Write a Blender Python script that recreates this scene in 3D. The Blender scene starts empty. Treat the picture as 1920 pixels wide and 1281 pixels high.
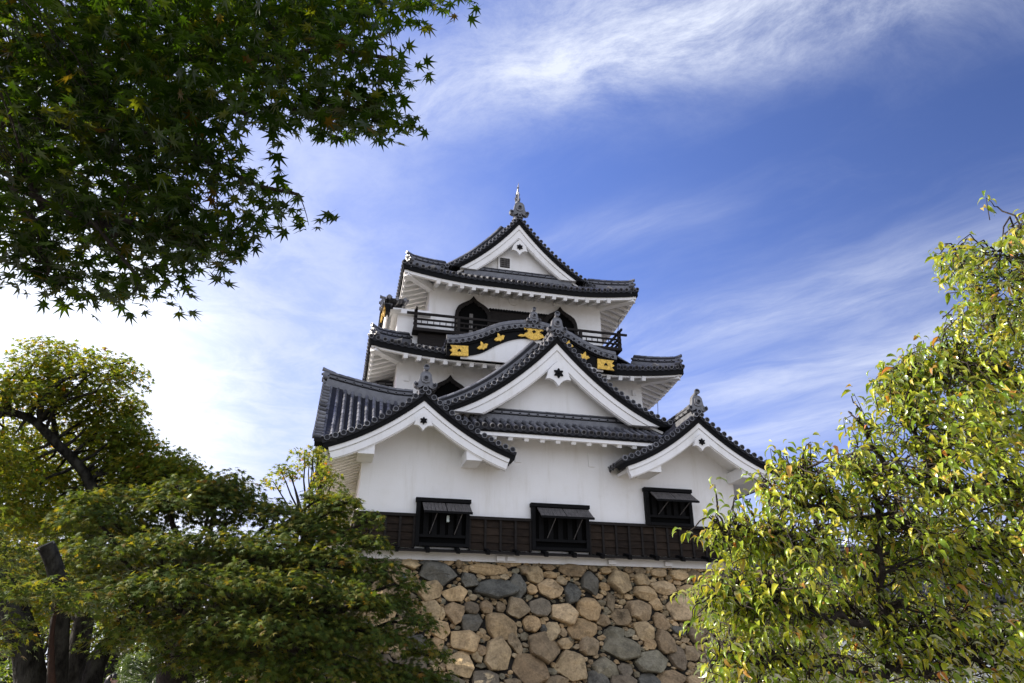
import bpy, bmesh, math, random
import numpy as np
from mathutils import Vector, Matrix

random.seed(7); RNG = np.random.default_rng(11)
SC = bpy.context.scene
COL = SC.collection
V = lambda *a: np.array(a, dtype=float)

# ------------------------------------------------------------------ camera
F, PITCH, YAW, CX, CY = 1340.0, math.atan(.456), math.radians(13.6), 960.0, 640.5
CAM = V(-.545, -20.957, 1.8)
FW = V(math.sin(YAW)*math.cos(PITCH), math.cos(YAW)*math.cos(PITCH), math.sin(PITCH))
RT = V(math.cos(YAW), -math.sin(YAW), 0)
UP = np.cross(RT, FW)
cd = bpy.data.cameras.new('camera'); cam = bpy.data.objects.new('camera', cd); COL.objects.link(cam)
cd.sensor_width = 36.0; cd.lens = F/1920*36; cd.clip_start = .05; cd.clip_end = 5000
M = Matrix([[RT[0], UP[0], -FW[0], CAM[0]], [RT[1], UP[1], -FW[1], CAM[1]], [RT[2], UP[2], -FW[2], CAM[2]], [0, 0, 0, 1]])
cam.matrix_world = M
SC.camera = cam

def ray(px, py): return RT*(px-CX)/F + UP*(CY-py)/F + FW
def at(px, py, Y):            # point of the plane y = Y seen at a pixel of the photograph
    r = ray(px, py); return CAM + r*((Y-CAM[1])/r[1])
def pt(px, py, d):            # point at depth d metres
    return CAM + ray(px, py)*d

# ------------------------------------------------------------------ light
SUN_EL = math.radians(36)
SUN_AZ = math.radians(-70)                # from +y towards +x
sd = V(math.sin(SUN_AZ)*math.cos(SUN_EL), math.cos(SUN_AZ)*math.cos(SUN_EL), math.sin(SUN_EL))
sl = bpy.data.lights.new('sun', 'SUN'); sl.energy = 4.6; sl.angle = math.radians(.55); sl.color = (1, .93, .80)
so = bpy.data.objects.new('sun', sl); COL.objects.link(so); so.location = (-30, 20, 40)
so.rotation_euler = Vector(sd).to_track_quat('Z', 'Y').to_euler()
SC.view_settings.view_transform = 'Standard'; SC.view_settings.look = 'None'
SC.view_settings.exposure = 1.4; SC.view_settings.gamma = 1
SC.cycles.max_bounces = 8; SC.cycles.transmission_bounces = 4; SC.cycles.use_denoising = True

class X:                                   # tiny node-expression helper
    def __init__(s, nt, sock): s.nt, s.k = nt, sock
    def _m(s, op, *o, clamp=False):
        n = s.nt.nodes.new('ShaderNodeMath'); n.operation = op; n.use_clamp = clamp
        for i, v in enumerate((s,)+o):
            if isinstance(v, X): s.nt.links.new(v.k, n.inputs[i])
            else: n.inputs[i].default_value = v
        return X(s.nt, n.outputs[0])
    def __add__(s, o): return s._m('ADD', o)
    def __sub__(s, o): return s._m('SUBTRACT', o)
    def __mul__(s, o): return s._m('MULTIPLY', o)
    def __truediv__(s, o): return s._m('DIVIDE', o)
    __rmul__ = __mul__; __radd__ = __add__
    def clamp(s): return s._m('ADD', 0.0, clamp=True)
    def ss(s, a, b):
        n = s.nt.nodes.new('ShaderNodeMapRange'); n.interpolation_type = 'SMOOTHSTEP'
        s.nt.links.new(s.k, n.inputs[0]); n.inputs[1].default_value = a; n.inputs[2].default_value = b
        return X(s.nt, n.outputs[0])
    def gauss(s, c, w): d = (s-c)/w; return (d*d*(-1.0))._m('EXPONENT')

def build_world():
    w = bpy.data.worlds.new('World'); SC.world = w; w.use_nodes = True
    nt = w.node_tree; nt.nodes.clear(); L = nt.links.new
    out = nt.nodes.new('ShaderNodeOutputWorld'); bg = nt.nodes.new('ShaderNodeBackground')
    bg.inputs[1].default_value = .10; L(bg.outputs[0], out.inputs[0])
    sky = nt.nodes.new('ShaderNodeTexSky'); sky.sky_type = 'NISHITA'; sky.sun_disc = False
    sky.sun_elevation = SUN_EL; sky.sun_rotation = SUN_AZ; sky.altitude = 200
    sky.air_density = 1.0; sky.dust_density = .6; sky.ozone_density = 3.0
    hs = nt.nodes.new('ShaderNodeHueSaturation'); hs.inputs['Saturation'].default_value = 1.22; hs.inputs['Value'].default_value = 1.0
    L(sky.outputs[0], hs.inputs['Color'])
    tint = nt.nodes.new('ShaderNodeMix'); tint.data_type = 'RGBA'; tint.blend_type = 'MULTIPLY'; tint.inputs[0].default_value = 1
    tint.inputs[7].default_value = (1.36, .85, 1.0, 1); L(hs.outputs[0], tint.inputs[6])
    tc = nt.nodes.new('ShaderNodeTexCoord'); sp = nt.nodes.new('ShaderNodeSeparateXYZ'); L(tc.outputs['Generated'], sp.inputs[0])
    x, y, z = (X(nt, sp.outputs[i]) for i in range(3))
    zz = z._m('MAXIMUM', .04)
    u, v = x/zz, y/zz                      # the cloud layer seen as a plane overhead
    def comb(a, b, c=0.0):
        n = nt.nodes.new('ShaderNodeCombineXYZ')
        for i, q in enumerate((a, b, c)):
            if isinstance(q, X): L(q.k, n.inputs[i])
            else: n.inputs[i].default_value = q
        return n.outputs[0]
    def noise(vec, scale, detail=6, rough=.55, dist=0.0):
        n = nt.nodes.new('ShaderNodeTexNoise'); n.inputs['Scale'].default_value = scale
        n.inputs['Detail'].default_value = detail; n.inputs['Roughness'].default_value = rough; n.inputs['Distortion'].default_value = dist
        L(vec, n.inputs['Vector']); return X(nt, n.outputs[0])
    w1 = noise(comb(u, v), 1.3, 3) - .5; w2 = noise(comb(u+7.3, v-2.1), 1.3, 3) - .5
    uu, vv = u + w1*.30, v + w2*.30
    def rot(a):                            # along / across a wind direction
        c, s = math.cos(a), math.sin(a)
        return uu*c + vv*s, vv*c - uu*s
    a1, b1 = rot(math.atan2(-1.0, .62))
    fib = noise(comb(a1*.7, b1*1.9), 2.0, 12, .66, .25)
    a2, b2 = rot(math.atan2(-.42, .9))
    fib2 = noise(comb(a2*.85, b2*1.25, 3.0), 2.7, 14, .74, .3)
    puff = noise(comb(uu, vv*.8, 5.0), 4.6, 11, .66, .3)
    def stroke(p0, p1, wid, amp, soft=.3):
        d = V(*p1)-V(*p0); ln = np.linalg.norm(d); d = d/ln
        al = (u+w1*.25-p0[0])*d[0] + (v+w2*.25-p0[1])*d[1]
        ac = (v+w2*.25-p0[1])*d[0] - (u+w1*.25-p0[0])*d[1]
        return ac.gauss(0, wid)*al.ss(-soft, soft)*(al*(-1)).ss(-ln-soft, -ln+soft)*amp
    top = (stroke((-.05, 1.12), (.55, .80), .16, .55, .35) + stroke((.36, .86), (.98, .58), .11, .62, .25) + stroke((.30, .66), (.95, .40), .16, .75, .3) + stroke((.2, 1.0), (.75, .80), .07, .35, .2))
    mid = (stroke((.85, 2.15), (1.85, 1.1), .22, .62, .5) + stroke((1.25, 2.75), (2.0, 1.5), .22, .60, .4) + stroke((1.75, 3.3), (2.3, 1.6), .3, .6, .4) + stroke((.42, 1.55), (.75, 1.3), .10, .35, .2))
    # veil thickening towards the sun side
    ld = ray(-150, 760); ld = ld/np.linalg.norm(ld)
    dot = x*ld[0] + y*ld[1] + z*ld[2]
    veil = dot.ss(.70, 1.0)
    glow = dot.ss(.925, .995)
    low = (z*(-1.0)).ss(-.36, -.05)
    back = (y*(-1.0)).ss(-.05, .55)                      # unseen bright cloud added behind the viewer to light the walls
    m = top*(fib2.ss(.30, .74)*1.0 + .16) + mid*(fib.ss(.26, .74)*.75 + .18)
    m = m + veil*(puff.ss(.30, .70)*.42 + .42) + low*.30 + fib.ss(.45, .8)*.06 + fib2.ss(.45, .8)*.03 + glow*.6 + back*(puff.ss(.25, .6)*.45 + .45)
    n = nt.nodes.new('ShaderNodeMath'); n.operation = 'MINIMUM'; L(m.k, n.inputs[0]); n.inputs[1].default_value = .97
    cm = nt.nodes.new('ShaderNodeCombineColor')
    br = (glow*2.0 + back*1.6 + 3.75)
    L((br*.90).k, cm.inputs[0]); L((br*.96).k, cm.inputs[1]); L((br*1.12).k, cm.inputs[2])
    mix = nt.nodes.new('ShaderNodeMix'); mix.data_type = 'RGBA'
    sh = dot.ss(.10, .80)*.48 + .54
    sc_ = nt.nodes.new('ShaderNodeVectorMath'); sc_.operation = 'SCALE'; L(tint.outputs[2], sc_.inputs[0]); L(sh.k, sc_.inputs['Scale'])
    L(n.outputs[0], mix.inputs[0]); L(sc_.outputs[0], mix.inputs[6]); L(cm.outputs[0], mix.inputs[7])
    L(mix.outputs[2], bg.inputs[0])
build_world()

# ------------------------------------------------------------------ materials
def mat(name, col, rough=.6, var=.0, nscale=3.0, bump=0.0, bscale=30.0, metal=0.0, island=0.0, spec=.4, stretch=None, col2=None):
    m = bpy.data.materials.new(name); m.use_nodes = True; nt = m.node_tree; L = nt.links.new
    b = nt.nodes['Principled BSDF']; b.inputs['Roughness'].default_value = rough; b.inputs['Metallic'].default_value = metal
    b.inputs['Specular IOR Level'].default_value = spec
    tc = nt.nodes.new('ShaderNodeTexCoord'); vec = tc.outputs['Object']
    if stretch:
        mp = nt.nodes.new('ShaderNodeMapping'); mp.inputs['Scale'].default_value = stretch; L(vec, mp.inputs[0]); vec = mp.outputs[0]
    c = np.array(col); c2 = np.array(col2) if col2 is not None else c*(1-var)
    n = nt.nodes.new('ShaderNodeTexNoise'); n.inputs['Scale'].default_value = nscale; n.inputs['Detail'].default_value = 7; n.inputs['Roughness'].default_value = .65
    L(vec, n.inputs['Vector'])
    f = X(nt, n.outputs[0]).ss(.32, .68)
    if island:
        g = nt.nodes.new('ShaderNodeNewGeometry'); f = (f*(1-island) + X(nt, g.outputs['Random Per Island'])*island)
    mx = nt.nodes.new('ShaderNodeMix'); mx.data_type = 'RGBA'; L(f.k, mx.inputs[0])
    mx.inputs[6].default_value = (*c, 1); mx.inputs[7].default_value = (*c2, 1)
    L(mx.outputs[2], b.inputs['Base Color'])
    if bump:
        n2 = nt.nodes.new('ShaderNodeTexNoise'); n2.inputs['Scale'].default_value = bscale; n2.inputs['Detail'].default_value = 5; L(vec, n2.inputs['Vector'])
        bp = nt.nodes.new('ShaderNodeBump'); bp.inputs['Strength'].default_value = bump; bp.inputs['Distance'].default_value = .03
        L(n2.outputs[0], bp.inputs['Height']); L(bp.outputs[0], b.inputs['Normal'])
    return m

def plaster_mat():
    m = mat('plaster', (.81, .805, .795), .88, 0, 1.0, .10, 25, spec=.15, col2=(.785, .775, .755))
    nt = m.node_tree; L = nt.links.new; b = nt.nodes['Principled BSDF']; old = b.inputs['Base Color'].links[0].from_socket
    tc = nt.nodes.new('ShaderNodeTexCoord')
    def nz(sc, st, d=8):
        mp = nt.nodes.new('ShaderNodeMapping'); mp.inputs['Scale'].default_value = st; L(tc.outputs['Object'], mp.inputs[0])
        n = nt.nodes.new('ShaderNodeTexNoise'); n.inputs['Scale'].default_value = sc; n.inputs['Detail'].default_value = d; n.inputs['Roughness'].default_value = .7
        L(mp.outputs[0], n.inputs['Vector']); return X(nt, n.outputs[0])
    f = nz(2.2, (1, 1, .12)).ss(.48, .80)*.55 + nz(.55, (1, 1, 1)).ss(.52, .75)*.40 + nz(9, (1, 1, .3)).ss(.60, .85)*.12
    mx = nt.nodes.new('ShaderNodeMix'); mx.data_type = 'RGBA'; L(f.k, mx.inputs[0]); L(old, mx.inputs[6]); mx.inputs[7].default_value = (.56, .53, .46, 1)
    L(mx.outputs[2], b.inputs['Base Color']); return m
def leaf_mat(name, cols, trans=.45, gloss=.12, rough=.4, tm=(1.9, 1.7, .8)):
    m = bpy.data.materials.new(name); m.use_nodes = True; nt = m.node_tree; nt.nodes.clear(); L = nt.links.new
    out = nt.nodes.new('ShaderNodeOutputMaterial')
    g = nt.nodes.new('ShaderNodeNewGeometry'); r = nt.nodes.new('ShaderNodeValToRGB')
    el = r.color_ramp.elements
    for i, (p, c) in enumerate(cols):
        e = el[i] if i < 2 else el.new(p)
        e.position = p; e.color = (*c, 1)
    L(g.outputs['Random Per Island'], r.inputs[0])
    d = nt.nodes.new('ShaderNodeBsdfDiffuse'); L(r.outputs[0], d.inputs[0])
    t = nt.nodes.new('ShaderNodeBsdfTranslucent')
    br = nt.nodes.new('ShaderNodeMix'); br.data_type = 'RGBA'; br.blend_type = 'MULTIPLY'; br.inputs[0].default_value = 1
    L(r.outputs[0], br.inputs[6]); br.inputs[7].default_value = (*tm, 1); L(br.outputs[2], t.inputs[0])
    m1 = nt.nodes.new('ShaderNodeMixShader'); m1.inputs[0].default_value = trans; L(d.outputs[0], m1.inputs[1]); L(t.outputs[0], m1.inputs[2])
    gl = nt.nodes.new('ShaderNodeBsdfGlossy'); gl.inputs['Roughness'].default_value = rough; gl.inputs[0].default_value = (.8, .85, .8, 1)
    lw = nt.nodes.new('ShaderNodeLayerWeight'); lw.inputs[0].default_value = .3
    fac = X(nt, lw.outputs['Fresnel'])*gloss*2.0
    m2 = nt.nodes.new('ShaderNodeMixShader'); L(fac.k, m2.inputs[0]); L(m1.outputs[0], m2.inputs[1]); L(gl.outputs[0], m2.inputs[2])
    L(m2.outputs[0], out.inputs[0]); return m
def stone_mat():
    m = mat('stone', (.3, .3, .3), .85, 0, 5, .5, 18, spec=.25)
    nt = m.node_tree; L = nt.links.new; b = nt.nodes['Principled BSDF']
    a = nt.nodes.new('ShaderNodeAttribute'); a.attribute_name = 'col'
    tc = nt.nodes.new('ShaderNodeTexCoord')
    def nz(s, d=8, r=.7):
        n = nt.nodes.new('ShaderNodeTexNoise'); n.inputs['Scale'].default_value = s; n.inputs['Detail'].default_value = d; n.inputs['Roughness'].default_value = r
        L(tc.outputs['Object'], n.inputs['Vector']); return X(nt, n.outputs[0])
    f = (nz(3.0).ss(.3, .7)*.55 + nz(17, 6).ss(.3, .72)*.45)
    k = f*.95 + .42
    st = nz(1.8, 7).ss(.54, .70)*.55                       # lichen and weather stains
    k = k*(st*(-1.0) + 1.0)
    mx = nt.nodes.new('ShaderNodeVectorMath'); mx.operation = 'SCALE'; L(a.outputs['Color'], mx.inputs[0]); L(k.k, mx.inputs['Scale'])
    L(mx.outputs[0], b.inputs['Base Color']); return m

MT = dict(
    plaster=plaster_mat(),
    tile=mat('roof_tile', (.036, .037, .044), .36, 0, 5, .25, 30, island=.7, col2=(.180, .182, .196), spec=.55),
    tiledark=mat('recess_dark_tile', (.020, .020, .024), .55, .4, 6, spec=.2),  # darker tile copy for sunk pans and recesses: shade put into colour
    black=mat('blackened_wood', (.005, .005, .0055), .7, .4, 8, .2, 40, spec=.12),
    wood=mat('dark_timber', (.010, .009, .008), .75, 0, 6, .4, 30, col2=(.024, .020, .018), stretch=(.4, 1, 4), island=.4, spec=.15),
    board=mat('cladding_board', (.010, .008, .007), .85, 0, 4, .5, 20, island=.55, col2=(.040, .028, .020), stretch=(1, 1, 5), spec=.1),
    shingle=mat('weathered_board', (.05, .046, .044), .8, 0, 5, .4, 30, col2=(.13, .12, .115), stretch=(8, 1, 1)),
    void=mat('dark_interior', (.004, .004, .004), .95, spec=.05),
    gold=mat('gilded_metal', (.86, .54, .10), .36, .45, 16, .9, 22, metal=.5),
    greypost=mat('grey_timber', (.16, .15, .14), .8, .3, 5),
    mortar=mat('joint_shadow_earth', (.018, .015, .011), .95, .4, 10),
    stone=stone_mat(),
    bark=mat('bark', (.008, .007, .006), .95, 0, 9, 1.0, 26, col2=(.052, .049, .042), stretch=(1, 1, .45), spec=.1),
    barkred=mat('bare_heartwood', (.045, .018, .009), .85, .5, 6, .8, 18, stretch=(2, 2, .3)),
    barkcut=mat('sawn_end', (.22, .21, .20), .85, .4, 12, .4),
    barkdark=mat('dark_bark', (.030, .022, .017), .9, .4, 14, .8, 30),
    wire=mat('wire', (.03, .03, .03), .5, metal=.4),
    glass=mat('lamp_tube', (.55, .62, .58), .3),
    ground=mat('ground', (.21, .195, .17), .95, .4, .8, .3, 6),
    skin=mat('skin', (.55, .33, .23), .55, .1, 8), hair=mat('black_hair', (.012, .010, .009), .5),
    shirtw=mat('white_shirt', (.7, .7, .72), .8), shirtn=mat('navy_jacket', (.03, .04, .09), .8), shirtg=mat('grey_jacket', (.18, .18, .19), .8),
    trouser=mat('dark_trousers', (.025, .025, .03), .8), shoe=mat('black_shoe', (.015, .014, .013), .5),
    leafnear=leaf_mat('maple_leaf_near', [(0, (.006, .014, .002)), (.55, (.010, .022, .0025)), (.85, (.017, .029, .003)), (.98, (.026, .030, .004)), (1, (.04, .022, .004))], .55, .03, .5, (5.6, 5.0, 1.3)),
    leafmid=leaf_mat('maple_leaf', [(0, (.036, .062, .013)), (.45, (.060, .088, .016)), (.8, (.096, .114, .020)), (.985, (.15, .125, .02)), (1, (.15, .08, .018))], .38, .07, .5, (2.6, 2.3, .9)),
    leaftop=leaf_mat('maple_leaf_turning', [(0, (.058, .100, .012)), (.5, (.105, .145, .016)), (.85, (.165, .175, .020)), (.98, (.21, .17, .022)), (1, (.22, .08, .012))], .45, .07, .5, (2.6, 2.2, .8)),
    leafback=leaf_mat('background_leaf', [(0, (.05, .09, .012)), (.6, (.09, .14, .018)), (1, (.16, .20, .025))], .5, .1),
    leafbroad=leaf_mat('broad_leaf', [(0, (.09, .16, .014)), (.45, (.23, .31, .022)), (.88, (.44, .44, .045)), (.975, (.42, .30, .06)), (1, (.50, .17, .05))], .40, .34, .32),
    needle=leaf_mat('pine_needle', [(0, (.05, .09, .03)), (1, (.10, .15, .06))], .3, .1),
)

# ------------------------------------------------------------------ building helpers
def tag(o, label=None, cat=None, group=None, kind=None):
    for k, v in (('label', label), ('category', cat), ('group', group), ('kind', kind)):
        if v: o[k] = v
    return o
def empty(name, loc, label, cat, group=None):
    o = bpy.data.objects.new(name, None); COL.objects.link(o); o.location = loc; return tag(o, label, cat, group)
def link(name, me, parent=None, mats=()):
    for m in mats: me.materials.append(m)
    o = bpy.data.objects.new(name, me); COL.objects.link(o)
    if parent is not None:
        o.parent = parent
        if parent.parent is None: o.matrix_parent_inverse = Matrix.Translation(-parent.location)
    return o

class MB:
    def __init__(s): s.v = []; s.f = []; s.n = 0; s.sm = []; s.mi = []; s.cur = 0
    def add(s, vs, fs, smooth=False):
        k = s.n; vs = np.asarray(vs, float).reshape(-1, 3); s.v.append(vs); s.n += len(vs)
        for f in fs: s.f.append(tuple(i+k for i in f)); s.sm.append(smooth); s.mi.append(s.cur)
    def hexa(s, p):                        # 8 corners: bottom 4 ccw, top 4 ccw
        s.add(p, [(3, 2, 1, 0), (4, 5, 6, 7), (0, 1, 5, 4), (1, 2, 6, 5), (2, 3, 7, 6), (3, 0, 4, 7)])
    def box(s, x0, x1, y0, y1, z0, z1):
        s.hexa([(x0, y0, z0), (x1, y0, z0), (x1, y1, z0), (x0, y1, z0), (x0, y0, z1), (x1, y0, z1), (x1, y1, z1), (x0, y1, z1)])
    def beam(s, a, b, w, h, up=(0, 0, 1)):
        a, b = V(*a), V(*b); t = b-a; t /= np.linalg.norm(t); l = np.cross(t, V(*up)); l /= np.linalg.norm(l); n = np.cross(l, t)
        c = [(-1, -1), (1, -1), (1, 1), (-1, 1)]
        s.add([q + l*i*w/2 + n*j*h/2 for q in (a, b) for i, j in c], [(0, 1, 2, 3), (7, 6, 5, 4), (0, 4, 5, 1), (1, 5, 6, 2), (2, 6, 7, 3), (3, 7, 4, 0)])
    def grid(s, P, smooth=False):
        P = np.asarray(P, float); a, b = P.shape[:2]
        s.add(P.reshape(-1, 3), [(i*b+j, i*b+j+1, (i+1)*b+j+1, (i+1)*b+j) for i in range(a-1) for j in range(b-1)], smooth)
    def prism(s, front, back):             # matching outlines, extruded; n-gon caps
        n = len(front); s.add(list(front)+list(back), [tuple(range(n)), tuple(range(2*n-1, n-1, -1))] + [(i, i+n, (i+1) % n+n, (i+1) % n) for i in range(n)])
    def tube(s, path, rad, n=8, cap=True, smooth=True, jitter=0):
        P = np.asarray(path, float); m = len(P); rad = np.broadcast_to(rad, (m,))
        T = np.gradient(P, axis=0); T /= np.linalg.norm(T, axis=1)[:, None]+1e-9
        ref = V(0, 0, 1) if abs(T[0][2]) < .9 else V(1, 0, 0)
        l = np.cross(T[0], ref); l /= np.linalg.norm(l); vs = []
        for i in range(m):
            l = l - T[i]*np.dot(l, T[i]); l /= np.linalg.norm(l)+1e-9; b = np.cross(T[i], l)
            for k in range(n):
                a = 2*math.pi*k/n; q = rad[i]*(1+jitter*math.sin(3*a+i*1.3)*.5+jitter*random.uniform(-.5, .5))
                vs.append(P[i]+q*(math.cos(a)*l+math.sin(a)*b))
        fs = [(i*n+k, i*n+(k+1) % n, (i+1)*n+(k+1) % n, (i+1)*n+k) for i in range(m-1) for k in range(n)]
        s.add(vs, fs, smooth)
        if cap: s.add(vs[:n], [tuple(range(n-1, -1, -1))]); s.add(vs[-n:], [tuple(range(n))])
    def disc(s, c, axis, r, t=.05, n=12, rim=.72, dip=.018):
        """a round tile end: rim ring and a sunk centre, facing along axis"""
        c = V(*c); ax = V(*axis); ax /= np.linalg.norm(ax)
        ref = V(0, 0, 1) if abs(ax[2]) < .9 else V(0, 1, 0)
        l = np.cross(ax, ref); l /= np.linalg.norm(l); b = np.cross(l, ax)
        rings = [(r, -t), (r, 0), (r*rim, 0), (r*rim, -dip), (r*.3, -dip+.006)]
        vs = [c + q*(math.cos(2*math.pi*k/n)*l+math.sin(2*math.pi*k/n)*b)+ax*o for q, o in rings for k in range(n)]
        fs = [(i*n+k, (i+1)*n+k, (i+1)*n+(k+1) % n, i*n+(k+1) % n) for i in range(len(rings)-1) for k in range(n)]
        fs.append(tuple((len(rings)-1)*n+k for k in range(n-1, -1, -1))); fs.append(tuple(range(n)))
        k = len(fs); s.add(vs, fs)
        for q in list(range(2*n, 4*n))+[4*n]: s.mi[len(s.mi)-k+q] = 1
    def build(s, name, m, parent=None, **kw):
        me = bpy.data.meshes.new(name); me.from_pydata(np.concatenate(s.v).tolist(), [], s.f)
        me.polygons.foreach_set('use_smooth', s.sm)
        bm = bmesh.new(); bm.from_mesh(me); bmesh.ops.recalc_face_normals(bm, faces=bm.faces); bm.to_mesh(me); bm.free()
        o = link(name, me, parent, [MT[m]]+([MT['tiledark']] if m == 'tile' else [])); me.polygons.foreach_set('material_index', s.mi if m == 'tile' else [0]*len(s.mi)); tag(o, **kw); return o

def resample(P, step, nmin=1):
    P = np.asarray(P, float); d = np.r_[0, np.cumsum(np.linalg.norm(np.diff(P, axis=0), axis=1))]
    n = max(nmin, int(round(d[-1]/step))); s = np.linspace(0, d[-1], n+1)
    return np.stack([np.interp(s, d, P[:, k]) for k in range(3)], 1)
def resamp_n(P, n):
    P = np.asarray(P, float); d = np.r_[0, np.cumsum(np.linalg.norm(np.diff(P, axis=0), axis=1))]
    s = np.linspace(0, d[-1], n); return np.stack([np.interp(s, d, P[:, k]) for k in range(P.shape[1])], 1)

ANG = np.radians([-25, 10, 45, 90, 135, 170, 205])
def roll(mb, path, lat, r=.066, cap=True):
    """a row of half-round cover tiles running up a slope, with a round end tile at the eave"""
    P = resample(path, .3); lat = V(*lat)/np.linalg.norm(lat)
    T = np.gradient(P, axis=0); T /= np.linalg.norm(T, axis=1)[:, None]
    for i in range(len(P)-1):
        vs = []
        for q, k, rr in ((P[i], i, r), (P[i+1], i+1, r*.86)):
            n = np.cross(lat, T[k]); n = n if n[2] > 0 else -n
            vs += [q+rr*(math.cos(a)*lat+math.sin(a)*n) for a in ANG]
        m = len(ANG)
        mb.add(vs, [(j, j+1, m+j+1, m+j) for j in range(m-1)]+[tuple(range(m-1, -1, -1))], False)
    if cap:
        n = np.cross(lat, T[0]); n = n if n[2] > 0 else -n
        mb.disc(P[0]+n*.01-T[0]*.03, -T[0], r*1.22)

def tile_field(mb, paths, lats, r=.066, cap=True, eave=True):
    """cover rolls along every path and stepped, sunk pan tiles between neighbours"""
    for p, l in zip(paths, lats): roll(mb, p, l, r, cap)
    mb.cur = 1
    for i in range(len(paths)-1):
        A, B = paths[i], paths[i+1]
        la = max(np.linalg.norm(np.diff(np.asarray(A), axis=0), axis=1).sum(), np.linalg.norm(np.diff(np.asarray(B), axis=0), axis=1).sum())
        n = max(2, int(la/.3)+1); a, b = resamp_n(A, n), resamp_n(B, n); rows = []
        for k in range(n):
            md = (a[k]+b[k])/2-V(0, 0, .05)
            for dz in ((0, .035) if 0 < k < n-1 else (0,)): rows.append([a[k]-V(0, 0, dz), md-V(0, 0, dz), b[k]-V(0, 0, dz)])
        mb.grid(rows)
        if eave:                           # hanging lip of the eave pan tile
            md = (a[0]+b[0])/2
            mb.grid([[a[0]-V(0, 0, .02), md-V(0, 0, .05), b[0]-V(0, 0, .02)], [a[0]-V(0, 0, .09), md-V(0, 0, .14), b[0]-V(0, 0, .09)]])
    mb.cur = 0

def ridge_stack(mb, path, w=.34, h=.34, r=.10, layers=4):
    """layered ridge tiles topped by a roll"""
    P = resample(path, .3); T = np.gradient(P, axis=0); T /= np.linalg.norm(T, axis=1)[:, None]
    L = np.cross(T, V(0, 0, 1)); L /= np.linalg.norm(L, axis=1)[:, None]; N = np.cross(L, T)
    for k in range(layers):
        ww = (w if k % 2 == 0 else w*.76)*(1-.06*k); z0, z1 = h*k/layers-(.3 if k == 0 else 0), h*(k+1)/layers
        mb.cur = 1 if k % 2 else 0  # recessed layers take the dark copy, gap shade as colour
        rings = [[p-l*ww/2+n*z0, p-l*ww/2+n*z1, p+l*ww/2+n*z1, p+l*ww/2+n*z0] for p, l, n in zip(P, L, N)]
        mb.grid([list(q)+[q[0]] for q in rings]); mb.add(rings[0], [(0, 1, 2, 3)]); mb.add(rings[-1], [(3, 2, 1, 0)])
    mb.cur = 0
    for i in range(len(P)-1):              # top roll, tile by tile
        a = [P[i]+N[i]*h, P[i+1]+N[i+1]*h]
        mb.tube(a, [r, r*.9], 9, True, False)
    for i in range(len(P)):                # little round ends along the flank
        if layers >= 4 and i % 1 == 0:
            for sg in (-1, 1): mb.disc(P[i]+L[i]*sg*(w*.5+.012)+N[i]*h*.55, L[i]*sg, .045, .04, 7)

def onigawara(parent, T, z, s=1.0, knob=True, tube=True):
    """demon-face ridge end tile. T(u, d, z) -> world, facing -d"""
    mb = MB()
    half = [(0, .0), (.07, .09), (.14, .03), (.24, .0), (.33, .05), (.36, .14), (.31, .21), (.25, .17), (.21, .21), (.19, .32), (.17, .45), (.11, .53), (0, .56)]
    o = half + [(-u, q) for u, q in half[-2:0:-1]]
    mb.prism([T(u*s, -.06, z+q*s) for u, q in o], [T(u*s, .12, z+q*s) for u, q in o])
    inn = [(0, .16), (.11, .2), (.13, .3), (.11, .42), (0, .48)]; o2 = inn+[(-u, q) for u, q in inn[-2:0:-1]]
    mb.prism([T(u*s, -.10, z+q*s) for u, q in o2], [T(u*s, -.05, z+q*s) for u, q in o2])
    f = V(*T(0, -1, 0))-V(*T(0, 0, 0))
    mb.disc(T(0, -.15, z+.31*s), f, .075*s, .06, 10)
    for sg in (-1, 1): mb.disc(T(sg*.27*s, -.085, z+.10*s), f, .075*s, .04, 10)
    mb.disc(T(0, -.12, z-.03*s), f, .085, .06, 10)
    if knob:
        mb.tube([T(0, .3, z+.56*s), T(0, .0, z+.62*s), T(0, -.12, z+.66*s)], [.06, .065, .07], 9)
        mb.disc(T(0, -.13, z+.665*s), f, .095*s, .05, 12)
    return mb.build('ridge_end_tile', 'tile', parent)

def pendant(parent, T, z, s, d):
    mb = MB()
    half = [(0, .46), (.20, .28), (.34, .10), (.38, -.06), (.44, -.22), (.32, -.20), (.18, -.25), (.08, -.34), (0, -.46)]
    o = half+[(-u, q) for u, q in half[-2:0:-1]]
    mb.prism([T(u*s, d-.09, z+q*s) for u, q in o], [T(u*s, d+.05, z+q*s) for u, q in o])
    g = mb.build('gable_pendant', 'plaster', parent); r = MB()
    n = 24; oo = [((.145+.04*math.cos(6*a))*math.sin(a)*s, (.145+.04*math.cos(6*a))*math.cos(a)*s) for a in [2*math.pi*k/n for k in range(n)]]
    r.prism([T(u, d-.13, z+q) for u, q in oo], [T(u, d-.085, z+q) for u, q in oo])
    r.tube([T(0, d-.12, z), T(0, d-.16, z)], [.05*s, .035*s], 8)
    r.build('rosette', 'black', parent)

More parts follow.
